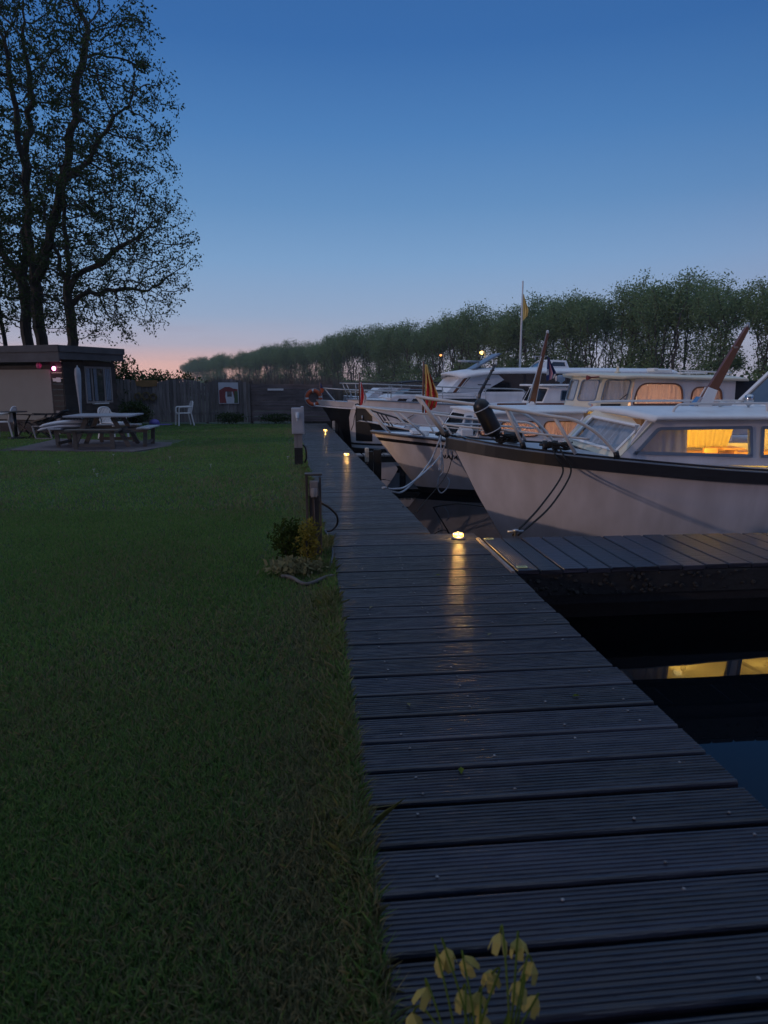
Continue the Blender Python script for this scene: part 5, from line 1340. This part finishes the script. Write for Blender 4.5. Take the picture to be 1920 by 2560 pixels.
def colonise(att, trunk, step, infl, kill, maxit, rng, bias=(0, 0, .15)):
    pos = [np.array(p, float) for p in trunk[0]]; par = list(trunk[1])
    att = np.array(att); P = np.array(pos)
    dist = np.full(len(att), 1e9); near = np.zeros(len(att), int); start = 0
    for it in range(maxit):
        if len(att) == 0: break
        new = P[start:]
        if len(new):
            d = np.linalg.norm(att[:, None, :] - new[None], axis=2); j = d.argmin(1); dm = d[np.arange(len(att)), j]
            better = dm < dist; dist[better] = dm[better]; near[better] = j[better] + start
        keep = dist > kill; att, dist, near = att[keep], dist[keep], near[keep]
        act = dist < infl
        if not act.any(): break
        dirs = {}
        v = att[act] - P[near[act]]; v /= np.linalg.norm(v, axis=1, keepdims=True)
        ids, inv = np.unique(near[act], return_inverse=True)
        s_ = np.zeros((len(ids), 3)); np.add.at(s_, inv, v)
        s_ = s_ / np.maximum(np.linalg.norm(s_, axis=1, keepdims=True), 1e-6) + rng.normal(scale=.18, size=s_.shape) + np.array(bias)
        s_ /= np.linalg.norm(s_, axis=1, keepdims=True)
        start = len(P); P = np.vstack([P, P[ids] + s_ * step]); par += list(ids)
        if len(P) > 30000: break
    return P, np.array(par)
def radii(P, par, tip, expo):
    n = len(P); r = np.zeros(n); 
    for i in range(n - 1, 0, -1):
        if r[i] == 0: r[i] = tip ** expo
        r[par[i]] += r[i]
    return np.maximum(r, tip ** expo) ** (1 / expo)
def branch_quads(P, par, r, sel, sides):
    idx = np.nonzero(sel)[0]; idx = idx[par[idx] >= 0]
    a, b = P[par[idx]], P[idx]; ra = np.minimum(r[par[idx]], r[idx] * 1.35); rb = r[idx]
    t = b - a; l = np.linalg.norm(t, axis=1, keepdims=True); t = t / np.maximum(l, 1e-6)
    ref = np.where(np.abs(t[:, 2:3]) > .9, np.array([[1., 0, 0]]), np.array([[0, 0, 1.]]))
    x = np.cross(t, ref); x /= np.linalg.norm(x, axis=1, keepdims=True); y = np.cross(t, x)
    out = []
    b = b + t * rb[:, None] * .3
    for k in range(sides):
        A0, A1 = 2 * PI * k / sides, 2 * PI * (k + 1) / sides
        o0 = x * math.cos(A0) + y * math.sin(A0); o1 = x * math.cos(A1) + y * math.sin(A1)
        out.append(np.stack([a + o0 * ra[:, None], a + o1 * ra[:, None], b + o1 * rb[:, None], b + o0 * rb[:, None]], 1))
    return np.concatenate(out).reshape(-1, 3)
def make_tree(name, label, cat, loc, att, trunk, step, infl, kill, tip, expo, thick, leaf, nleaf, spread, mats, rng, group=None, sides=6, maxr=None, droop=0, mx=90):
    t = thing(name, label, cat, loc, 0, group)
    P, par = colonise(att, trunk, step, infl, kill, mx, rng)
    r = radii(P, par, tip, expo)
    if maxr: r = np.minimum(r, maxr * (1 - .35 * np.clip(P[:, 2] / P[:, 2].max(), 0, 1)))
    r[P[:, 2] < .6] *= 1.18
    fast_mesh('trunk', branch_quads(P, par, r, r > thick, sides), 4, mats[0], t)
    tw = branch_quads(P, par, r, r <= thick, 3)
    ends = P[r <= tip * 2.2]
    C = np.repeat(ends, nleaf, 0) + rng.normal(scale=spread, size=(len(ends) * nleaf, 3)); C[:, 2] -= droop * np.abs(rng.normal(size=len(C)))
    lv = leaves(C, leaf, rng)
    q = np.vstack([tw, lv]); mi = np.r_[np.zeros(len(tw) // 4), np.ones(len(lv) // 4)]
    fast_mesh('crown', q, 4, [mats[0], mats[1]], t, mi)
    return t
def ell(rng, n, c, rad, shell=.5):
    d = rng.normal(size=(n, 3)); d /= np.linalg.norm(d, axis=1, keepdims=True)
    return np.array(c) + d * np.array(rad) * (shell + (1 - shell) * rng.uniform(size=(n, 1))) ** 1
def chain(pts, par0, P, par, rng=None):
    i = par0
    for p in pts: P.append(np.array(p, float)); par.append(i); i = len(P) - 1
    return i
def stem_pts(a, b, n, rng, w_=.05):
    a, b = np.array(a, float), np.array(b, float)
    return [a + (b - a) * k / n + rng.normal(scale=w_, size=3) * (k > 0) for k in range(n + 1)]
rng = np.random.default_rng(11)
# big tree with double trunk
P, par = [], []
i0 = chain(stem_pts((0, 0, -.1), (.05, 0, 1.2), 3, rng, .02), -1, P, par)
a1 = chain(stem_pts((-.18, .1, 1.6), (-.35, .2, 5.5), 9, rng, .04), i0, P, par)
chain(stem_pts((-.8, .1, 6.1), (-2.6, .4, 11.5), 12, rng, .07), a1, P, par)
chain(stem_pts((-.2, .3, 6.1), (.2, 1.2, 13), 14, rng, .07), a1, P, par)
a2 = chain(stem_pts((.32, -.1, 1.6), (.42, -.3, 5.2), 9, rng, .04), i0, P, par)
b1 = chain(stem_pts((.8, -.4, 5.8), (1.9, -.7, 8.6), 7, rng, .05), a2, P, par)
chain(stem_pts((2.1, -.7, 9.2), (3.0, -.3, 13.5), 10, rng, .07), b1, P, par)
chain(stem_pts((2.6, -1.0, 9.0), (4.6, -1.2, 11.0), 6, rng, .07), b1, P, par)
chain(stem_pts((.45, -.5, 5.8), (.6, -1.2, 12.5), 14, rng, .07), a2, P, par)
att = np.vstack([ell(rng, 3600, (.2, 0, 11.2), (6.0, 4.6, 8.2), .25), ell(rng, 900, (2.8, -.3, 12.2), (3.3, 3, 5.0), .2), ell(rng, 1100, (-.6, .2, 5.6), (3.2, 2.6, 2.8), .2)])
att = att[att[:, 2] > 3.4]
make_tree('broadleaf_tree', 'tallest spring tree with a dark double trunk behind the shed', 'tree', (-13.7, 27.6, 0), att, (P, par), .30, 3.2, .40, .0115, 2.22, .05, .12, 12, .12, (M['barkdark'], M['leafA']), rng, 'trees behind the shed', maxr=.40)
P, par = [], []
i0 = chain(stem_pts((0, 0, -.1), (.0, 0, 5.2), 12, rng, .03), -1, P, par)
chain(stem_pts((-.3, .1, 5.7), (-.9, .3, 8.8), 7, rng, .06), i0, P, par)
chain(stem_pts((.15, .0, 5.7), (.3, -.5, 9.6), 9, rng, .06), i0, P, par)
j = chain(stem_pts((.4, -.1, 5.4), (2.6, -.4, 6.6), 6, rng, .06), i0 - 1, P, par)
chain(stem_pts((.4, .1, 4.7), (2.4, .3, 5.0), 6, rng, .06), i0 - 2, P, par)
chain(stem_pts((-.4, -.1, 4.5), (-1.6, -.2, 5.2), 4, rng, .06), i0 - 2, P, par)
att = np.vstack([ell(rng, 1900, (1.2, 0, 6.6), (3.9, 3.2, 3.9), .3), ell(rng, 700, (3.2, 0, 6.4), (1.9, 2.2, 2.9), .3), ell(rng, 460, (1.4, -.3, 3.9), (2.6, 2, 1.1), .2)])
make_tree('broadleaf_tree', 'smaller spring tree with a single trunk and drooping open twigs beside the shed', 'tree', (-11.95, 27.0, 0), att, (P, par), .24, 2.6, .32, .009, 2.1, .045, .105, 6, .085, (M['barkdark'], M['leafA']), rng, 'trees behind the shed', maxr=.31)
P, par = [], []
i0 = chain(stem_pts((0, 0, -.1), (-.2, 0, 5), 10, rng, .03), -1, P, par)
chain(stem_pts((-.4, .1, 5.6), (-1.2, .3, 9.8), 8, rng, .06), i0, P, par)
att = ell(rng, 700, (-.8, 0, 7.6), (3.0, 3.0, 5.2), .2); att = att[att[:, 2] > 3]
make_tree('broadleaf_tree', 'slim dark tree at the picture edge beyond the double trunk', 'tree', (-15.6, 29.2, 0), att, (P, par), .32, 2.8, .5, .010, 2.3, .05, .17, 8, .16, (M['barkdark'], M['leafA']), rng, 'trees behind the shed', maxr=.22)

# row of trees across the water
def far_tree_variant(seed):
    rg = np.random.default_rng(seed); P, par = [], []
    i0 = chain(stem_pts((0, 0, -.3), (0, 0, .7), 2, rg, .02), -1, P, par)
    H = rg.uniform(11.5, 14.0); ns = rg.integers(2, 5); lean = rg.normal(scale=.5, size=2)
    for k in range(ns):
        x, y = rg.normal(scale=1.1, size=2) + lean
        chain(stem_pts((x * .15, y * .15, 1.2), (x * 1.1, y * 1.1, H * rg.uniform(.55, .72)), 10, rg, .12), i0, P, par)
    att = np.vstack([ell(rg, 330, (lean[0] * 1.3, lean[1] * 1.3, H * .76), (3.3, 3.3, H * .24), .3), ell(rg, 70, (lean[0], lean[1], H * .40), (2.1, 2.1, H * .28), .5)])
    if seed % 2: att = np.vstack([att, ell(rg, 110, (lean[0], lean[1], H * .2), (2.2, 2.2, H * .16), .3)])
    Pn, pr = colonise(att, (P, par), .55, 3.5, .75, 40, rg)
    r = np.minimum(radii(Pn, pr, .022, 2.2), .17)
    hid = branch_quads(Pn, pr, r, r > .05, 4), branch_quads(Pn, pr, r, r <= .05, 3)
    ends = Pn[(r <= .05)]
    w_ = np.clip((ends[:, 2] / H - .35) * 2.4, .06, 1) if seed % 2 == 0 else np.clip((ends[:, 2] / H - .05) * 3, .4, 1)
    ends = ends[rg.uniform(size=len(ends)) < w_]
    nl = 26
    C = np.repeat(ends, nl, 0) + rg.normal(scale=.42, size=(len(ends) * nl, 3))
    return hid, leaves(C, .27, rg, .5)
protos = []
def seg_pts():
    line = [(58, 46), (50, 62), (42, 78), (15, 135), (-18, 215), (-70, 322), (-137, 483)]
    out = []
    for (a, b), (c, d) in zip(line, line[1:]):
        L_ = math.hypot(c - a, d - b); k = 0.0
        dist = math.hypot((a + c) / 2, (b + d) / 2); stp = 3.0 if dist < 190 else (3.6 if dist < 300 else 5.0)
        n = int(L_ / stp)
        for i in range(n): out.append((a + (c - a) * (i + .5) / n, b + (d - b) * (i + .5) / n))
        if dist < 340:
            n = int(L_ / (stp * 1.6))
            for i in range(n): out.append((a + (c - a) * (i + .1) / n + 5.5, b + (d - b) * (i + .1) / n + 3.5))
    return out
rg = random.Random(21)
for v_ in range(8):
    (q1, q2), lv = far_tree_variant(40 + v_)
    protos.append((q1, q2, lv))
proto_obj = {}
ftlabels = ['slender tree in the long row across the water, airy below, leafy on top', 'bushy green tree in the long row across the water, leafy to the bank']
for i, (x, y) in enumerate(seg_pts()):
    k = rg.randrange(8)
    if x > 18 and rg.random() < .5: k = k | 1
    x += rg.uniform(-1.2, 1.2) + rg.choice([0, 0, 3.5]) * .9; y += rg.uniform(-1.2, 1.2) + 0
    if k not in proto_obj:
        q1, q2, lv = protos[k]
        t = thing('row_tree', ftlabels[k % 2], 'tree', (x, y, 0), rg.uniform(0, 6.28), 'row of trees across the water')
        fast_mesh('trunk', q1, 4, M['bark'], t)
        fast_mesh('crown', np.vstack([q2, lv]), 4, [M['bark'], M['leafB']], t, np.r_[np.zeros(len(q2) // 4), np.ones(len(lv) // 4)])
        proto_obj[k] = t
    else:
        t = copy_tree(proto_obj[k]); t.location = (x, y, 0); t.rotation_euler.z = rg.uniform(0, 6.28)
    s_ = rg.uniform(.94, 1.24); t.scale = (s_ * rg.uniform(.95, 1.2), s_ * rg.uniform(.95, 1.2), s_)
# undergrowth, reeds, hedge
rng = np.random.default_rng(5)
def along(line, n, off):
    line = np.array(line, float); seg = np.linalg.norm(np.diff(line, axis=0), axis=1); cum = np.r_[0, np.cumsum(seg)]
    wgt = rng.uniform(size=n) ** 1.5 * cum[-1]
    i = np.clip(np.searchsorted(cum, wgt) - 1, 0, len(seg) - 1); f_ = ((wgt - cum[i]) / seg[i])[:, None]
    p = line[i] * (1 - f_) + line[i + 1] * f_
    d = (line[i + 1] - line[i]) / seg[i][:, None]
    return p + np.c_[d[:, 1], -d[:, 0]] * off[:, None]
n = 42000
xy = along([(58, 46), (42, 78), (15, 135), (-18, 215), (-70, 322), (-137, 483)], n, rng.uniform(-4, 2, n))
hh = 1.5 + 2.3 * (np.sin(xy[:, 0] * .31) * np.sin(xy[:, 1] * .17 + 1) + .5) ** 2
z = rng.uniform(0, 1, n) ** 1.3 * hh
o = fast_mesh('undergrowth', leaves(np.c_[xy, z], .55, rng, .6), 4, M['leafB']); kind(o, 'stuff', 'low green undergrowth along the far bank')
def blades(C, h, wd, rng, lean=.25):
    n = len(C); a = rng.uniform(0, 2 * PI, n); w_ = np.c_[np.cos(a), np.sin(a), np.zeros(n)] * (wd * rng.uniform(.7, 1.3, n))[:, None] * .5
    H = (h * rng.uniform(.6, 1.25, n))
    ln = rng.normal(scale=lean, size=(n, 2)) * H[:, None]
    mid = C + np.c_[ln * .3, H * .55]; tip = C + np.c_[ln, H * .95]
    q = np.stack([C - w_, C + w_, mid + w_ * .75, tip], 1), np.stack([C - w_, mid + w_ * .75, tip, mid - w_ * .75], 1)
    return np.stack([C - w_, C + w_, mid + w_ * .8, mid - w_ * .8], 1).reshape(-1, 3), np.stack([mid - w_ * .8, mid + w_ * .8, tip], 1).reshape(-1, 3)
def blade_obj(name, C, h, wd, mats, rng, lean=.25, midx=None, k2=True):
    n = len(C); a = rng.uniform(0, 2 * PI, n); w_ = np.c_[np.cos(a), np.sin(a), np.zeros(n)] * (np.broadcast_to(wd, n) * rng.uniform(.7, 1.3, n))[:, None] * .5
    H = (np.broadcast_to(h, n) * rng.uniform(.55, 1.25, n)); ln = rng.normal(scale=lean, size=(n, 2)) * H[:, None]
    mid = C + np.c_[ln * .35, H * .6]; tip = C + np.c_[ln, H * .97]
    vs = np.stack([C - w_, C + w_, mid + w_ * .8, tip, mid - w_ * .8], 1).reshape(-1, 3)
    return fast_mesh(name, vs, 5, mats, None, midx)
# reeds on the near bank behind the fence and along the far bank
n = 9000
C = np.c_[rng.uniform(-17, -3.5, n), rng.uniform(38, 62, n), np.full(n, -.1)]; C[:, 0] = -(C[:, 1] * (.06 + .19 * rng.uniform(size=n)))
o = blade_obj('reed_bed', C, 1.75, .035, M['reed'], rng, .12); kind(o, 'stuff', 'dry brown reeds behind the fence')
n = 22000
xy = along([(41.5, 58), (33.5, 74), (6.5, 131), (-26, 211), (-40, 240)], n, rng.uniform(-2.5, .8, n))
o = blade_obj('reed_bed', np.c_[xy, np.full(n, -.15)], 1.6, .09, M['reed'], rng, .15); kind(o, 'stuff', 'dry reeds along the far bank')
def shrub(name, label, loc, n, rad, leaf, m_, seed, cat='shrub', grp=None, stems=5, col=None):
    t = thing(name, label, cat, loc, 0, grp); rg = np.random.default_rng(seed)
    C = ell(rg, n, (0, 0, rad[2]), rad, .35); bump = 1 + .25 * np.sin(C[:, 0] * 9 / rad[0]) * np.sin(C[:, 2] * 8 / rad[2] + seed); C[:, :2] *= bump[:, None]; C = C[C[:, 2] > .02]
    fast_mesh('foliage', leaves(C, leaf, rg, .5, .5), 4, m_, t)
    mb = MB()
    for k in range(stems):
        a = rg.uniform(0, 6.28); mb.tube([(0, 0, -.05), (rad[0] * .5 * math.cos(a), rad[1] * .5 * math.sin(a), rad[2] * 1.1)], .02 * rad[2] + .004, 5)
    mb.build('stem', M['barkdark'], t)
    return t
shrub('hedge', 'rounded dark hedge behind the fence between the shed and the far trees', (-11.3, 34.5, 0), 5200, (2.4, 1.2, 1.05), .16, M['leafA'], 3, 'hedge')
shrub('bush', 'dark ivy bush rising behind the shed end', (-9.75, 25.9, 0), 2600, (.75, .6, 1.3), .12, M['leafA'], 4)
shrub('bush', 'dark low bush under the house picture', (-5.55, 25.0, 0), 1100, (.62, .28, .22), .07, M['leafA'], 5)
shrub('bush', 'dark low bush at the foot of the plank fence', (-3.9, 25.2, 0), 1100, (.75, .26, .19), .07, M['leafA'], 6)
shrub('bush', 'dark bush under the wreaths beside the shed', (-8.9, 24.7, 0), 2200, (.6, .45, .42), .09, M['leafA'], 7)
shrub('shrub', 'dark green shrub at the foot of the wooden power post', (-.79, 5.62, 0), 1200, (.16, .15, .19), .036, M['shrubdark'], 8)
shrub('shrub', 'golden green shrub between the power post and the boardwalk', (-.61, 5.42, 0), 950, (.10, .09, .22), .028, M['shrubgold'], 9)
shrub('shrub', 'withered brown ground plant in front of the shrubs', (-.72, 5.30, 0), 700, (.24, .16, .05), .05, M['drygrass'], 10)
m = MB(); pts = [V((-.80 + .42 * k / 10, 5.02 + .06 * math.sin(k * .9) - .14 * math.sin(PI * k / 10) + .12, .012)) for k in range(11)]
m.tube(smooth(pts, 3), .016, 7); tag(m.build('bed_edging', M['table']), 'curved edging strip around the little bed at the power post', 'edging')

# lawn grass: dense close by, sparser with distance
rng = np.random.default_rng(9)
def edge_x(y): return np.where(y < 6.6, .162 - .1032 * y, np.where(y < 25.2, -.575 - .1388 * (y - 6.64), -3.1))
def scatter(n, y0, y1, power):
    u = rng.uniform(size=n)
    y = (y0 ** power + u * (y1 ** power - y0 ** power)) ** (1 / power)
    half = .66 * y + .9
    x = edge_x(y) - rng.uniform(0, 1, n) * (edge_x(y) + half)
    return np.c_[x, y]
def clear(c):
    pad_ = (c[:, 0] > -8.7) & (c[:, 0] < -5.2) & (c[:, 1] > 15.1 - .1 * (c[:, 0] + 8)) & (c[:, 1] < 18.2)
    return c[~pad_]
mg = bpy.data.materials.get('lawn_grass_blade')
def grass_part(n, y0, y1, power, h, wd):
    c = clear(scatter(n, y0, y1, power)); 
    patch = np.sin(c[:, 0] * 1.7 + 1.3 * np.sin(c[:, 1] * .9)) * np.sin(c[:, 1] * 1.3 + .7 * np.sin(c[:, 0] * 2.1))
    p2_ = np.sin(c[:, 0] * .62 + 2.0 * np.sin(c[:, 1] * .31 + .4)) * np.sin(c[:, 1] * .55 + 1.1 * np.sin(c[:, 0] * .8 + 1)); patch = np.clip(.6 * patch + .8 * p2_, -1, 1)
    H = h * (1 + .32 * patch) * (1 + .9 * np.exp(-((c[:, 0] - edge_x(c[:, 1])) / .10) ** 2))
    dry = (rng.uniform(size=len(c)) < .12 + .38 * np.clip(patch, 0, 1) + .4 * np.exp(-((c[:, 0] - edge_x(c[:, 1]) + .22) / .16) ** 2)).astype(int)
    return np.c_[c, np.full(len(c), -.012)], H, np.full(len(c), wd) * (1 + .06 * c[:, 1]), dry
parts = [grass_part(110000, 1.15, 3.2, 1.0, .030, .0036), grass_part(130000, 3.2, 8, 1.0, .030, .0052), grass_part(120000, 8, 25, 1.0, .034, .010)]
C = np.vstack([p[0] for p in parts]); H = np.concatenate([p[1] for p in parts]); W = np.concatenate([p[2] for p in parts]); D_ = np.concatenate([p[3] for p in parts])
o = blade_obj('lawn_grass', C, H, W, [M['grass'], M['drygrass']], rng, .45, D_); kind(o, 'stuff', 'short dark green lawn grass')
# longer tussocks along the boardwalk edge
n = 16000; y = rng.uniform(1.1, 12, n) ** 1.0; tuft = np.sin(y * 5.3) * np.sin(y * 2.1 + 1)
x = edge_x(y) - .015 - np.abs(rng.normal(scale=.075, size=n))
keep = rng.uniform(size=n) < .45 + .5 * tuft
o = blade_obj('edge_grass', np.c_[x, y, np.full(n, -.02)][keep], (.060 + .042 * tuft)[keep], .0055, [M['grasslong'], M['drygrass']], rng, .55, (rng.uniform(size=n) < .38)[keep].astype(int)); kind(o, 'stuff', 'longer grass tufts along the boardwalk edge')

# flowering plant in the foreground
t = thing('flowering_plant', 'pale yellow drooping flowers rising over the boardwalk at the bottom of the picture', 'plant', (.19, 1.0, 0))
MB().lathe([(.09, 0), (.12, .16), (.13, .17), (.12, .185), (.10, .16)], n=16).build('pot', mat('clay_pot', (.22, .09, .05), .8), t)
fl = [(.09, .385, .24), (.24, .40, .25), (.18, .345, .22), (.05, .31, .22), (.075, .36, .25), (.125, .38, .22), (.20, .42, .24), (.265, .37, .22), (.155, .31, .21), (.12, .325, .2), (.275, .29, .22), (.02, .27, .2), (.155, .265, .2), (.235, .345, .2)]
rg = random.Random(12)
for k, (X, Z, Y) in enumerate(fl):
    X, Z, Y = X + .038, Z - .034, Y - .02
    top = V((X - .19 + .19, Y, Z)); top = V((X - .0 - .19, Y, Z))
    base = V((rg.uniform(-.05, .05), rg.uniform(-.03, .05), .16))
    dr = V((rg.uniform(-.02, .02), rg.uniform(-.01, .01), 0))
    MB().tube(smooth([base, base.lerp(top, .55) + V((0, -.02, .05)), top + V((0, 0, .012)) - dr, top], 5), .0022, 5).build('stalk', M['stalk'], t)
    mb = MB(); a0 = rg.uniform(0, 6)
    ax = Matrix.Rotation(rg.uniform(-.5, .5), 3, 'Y') @ Matrix.Rotation(rg.uniform(-.4, .4), 3, 'X')
    for p_ in range(5):
        a = a0 + p_ * 2 * PI / 5; r_ = .0165
        pr = [V((0, 0, .004)), V((r_ * math.cos(a - .6), r_ * math.sin(a - .6), -.012)), V((r_ * 1.25 * math.cos(a - .3), r_ * 1.25 * math.sin(a - .3), -.032)), V((r_ * 1.25 * math.cos(a + .3), r_ * 1.25 * math.sin(a + .3), -.034)), V((r_ * math.cos(a + .6), r_ * math.sin(a + .6), -.012))]
        mb.add([top + ax @ q for q in pr], [(0, 1, 2, 3, 4)])
    mb.build('flower', M['petal'], t, recalc=False)
    mb = MB(); a = rg.uniform(0, 6.28); q0 = base.lerp(top, .45); d_ = V((math.cos(a), math.sin(a) * .5, .5)) * .05; s2 = V((-math.sin(a), math.cos(a), 0)) * .008
    mb.add([q0, q0 + d_ * .5 + s2, q0 + d_, q0 + d_ * .5 - s2], [(0, 1, 2, 3)]); mb.build('leaf', M['stalk'], t, recalc=False)

# unseen trees added behind the viewpoint to shade the near lawn and boards
big = [o for o in COL.objects if o.name == 'broadleaf_tree'][0]
for (x, y, rz, s_, lab) in ((-5.2, -3.6, 1.1, .92, 'unseen added shade tree on the lawn behind the viewpoint'), (.6, -5.2, 2.9, .95, 'unseen added shade tree straight behind the viewpoint'), (5.4, -4.2, 4.3, .9, 'unseen added shade tree by the boardwalk start behind the viewpoint')):
    t = copy_tree(big); t.location = (x, y, 0); t.rotation_euler.z = rz; t.scale = (s_, s_, s_); t['label'] = lab

rg = random.Random(77)
for k, (x, y) in enumerate([(.11, 3.02), (.30, 2.42), (.62, 3.9), (.95, 3.1), (-.10, 4.4), (.45, 5.2)]):
    mb = MB(); a = rg.uniform(0, 6.28); s_ = rg.uniform(.016, .026); d_ = V((math.cos(a), math.sin(a), 0)); e_ = V((-d_.y, d_.x, 0))
    mb.add([V((0, 0, .0)), d_ * s_ + e_ * s_ * .5 + V((0, 0, .006)), d_ * s_ * 2 + V((0, 0, .003)), d_ * s_ - e_ * s_ * .5 + V((0, 0, .008))], [(0, 1, 2, 3)])
    tag(mb.build('fallen_leaf', M['stalk'] if k % 2 else M['drygrass'], loc=(x, y, .006), recalc=False), 'small fallen leaf lying on the boardwalk planks', 'leaf', 'leaves on the boardwalk')

# evening air
hz = bpy.data.materials.new('evening_haze'); hz.use_nodes = True
n_ = hz.node_tree.nodes; n_.remove(n_['Principled BSDF']); pv_ = n_.new('ShaderNodeVolumePrincipled')
pv_.inputs['Color'].default_value = (.86, .90, .96, 1); pv_.inputs['Density'].default_value = .0004; pv_.inputs['Anisotropy'].default_value = .2
hz.node_tree.links.new(pv_.outputs[0], n_['Material Output'].inputs['Volume'])
hb_ = kind(MB().box((0, 240, 10.5), (900, 660, 26)).build('haze', hz), 'stuff', 'thin evening haze over the harbour')
sc.cycles.volume_bounces = 0
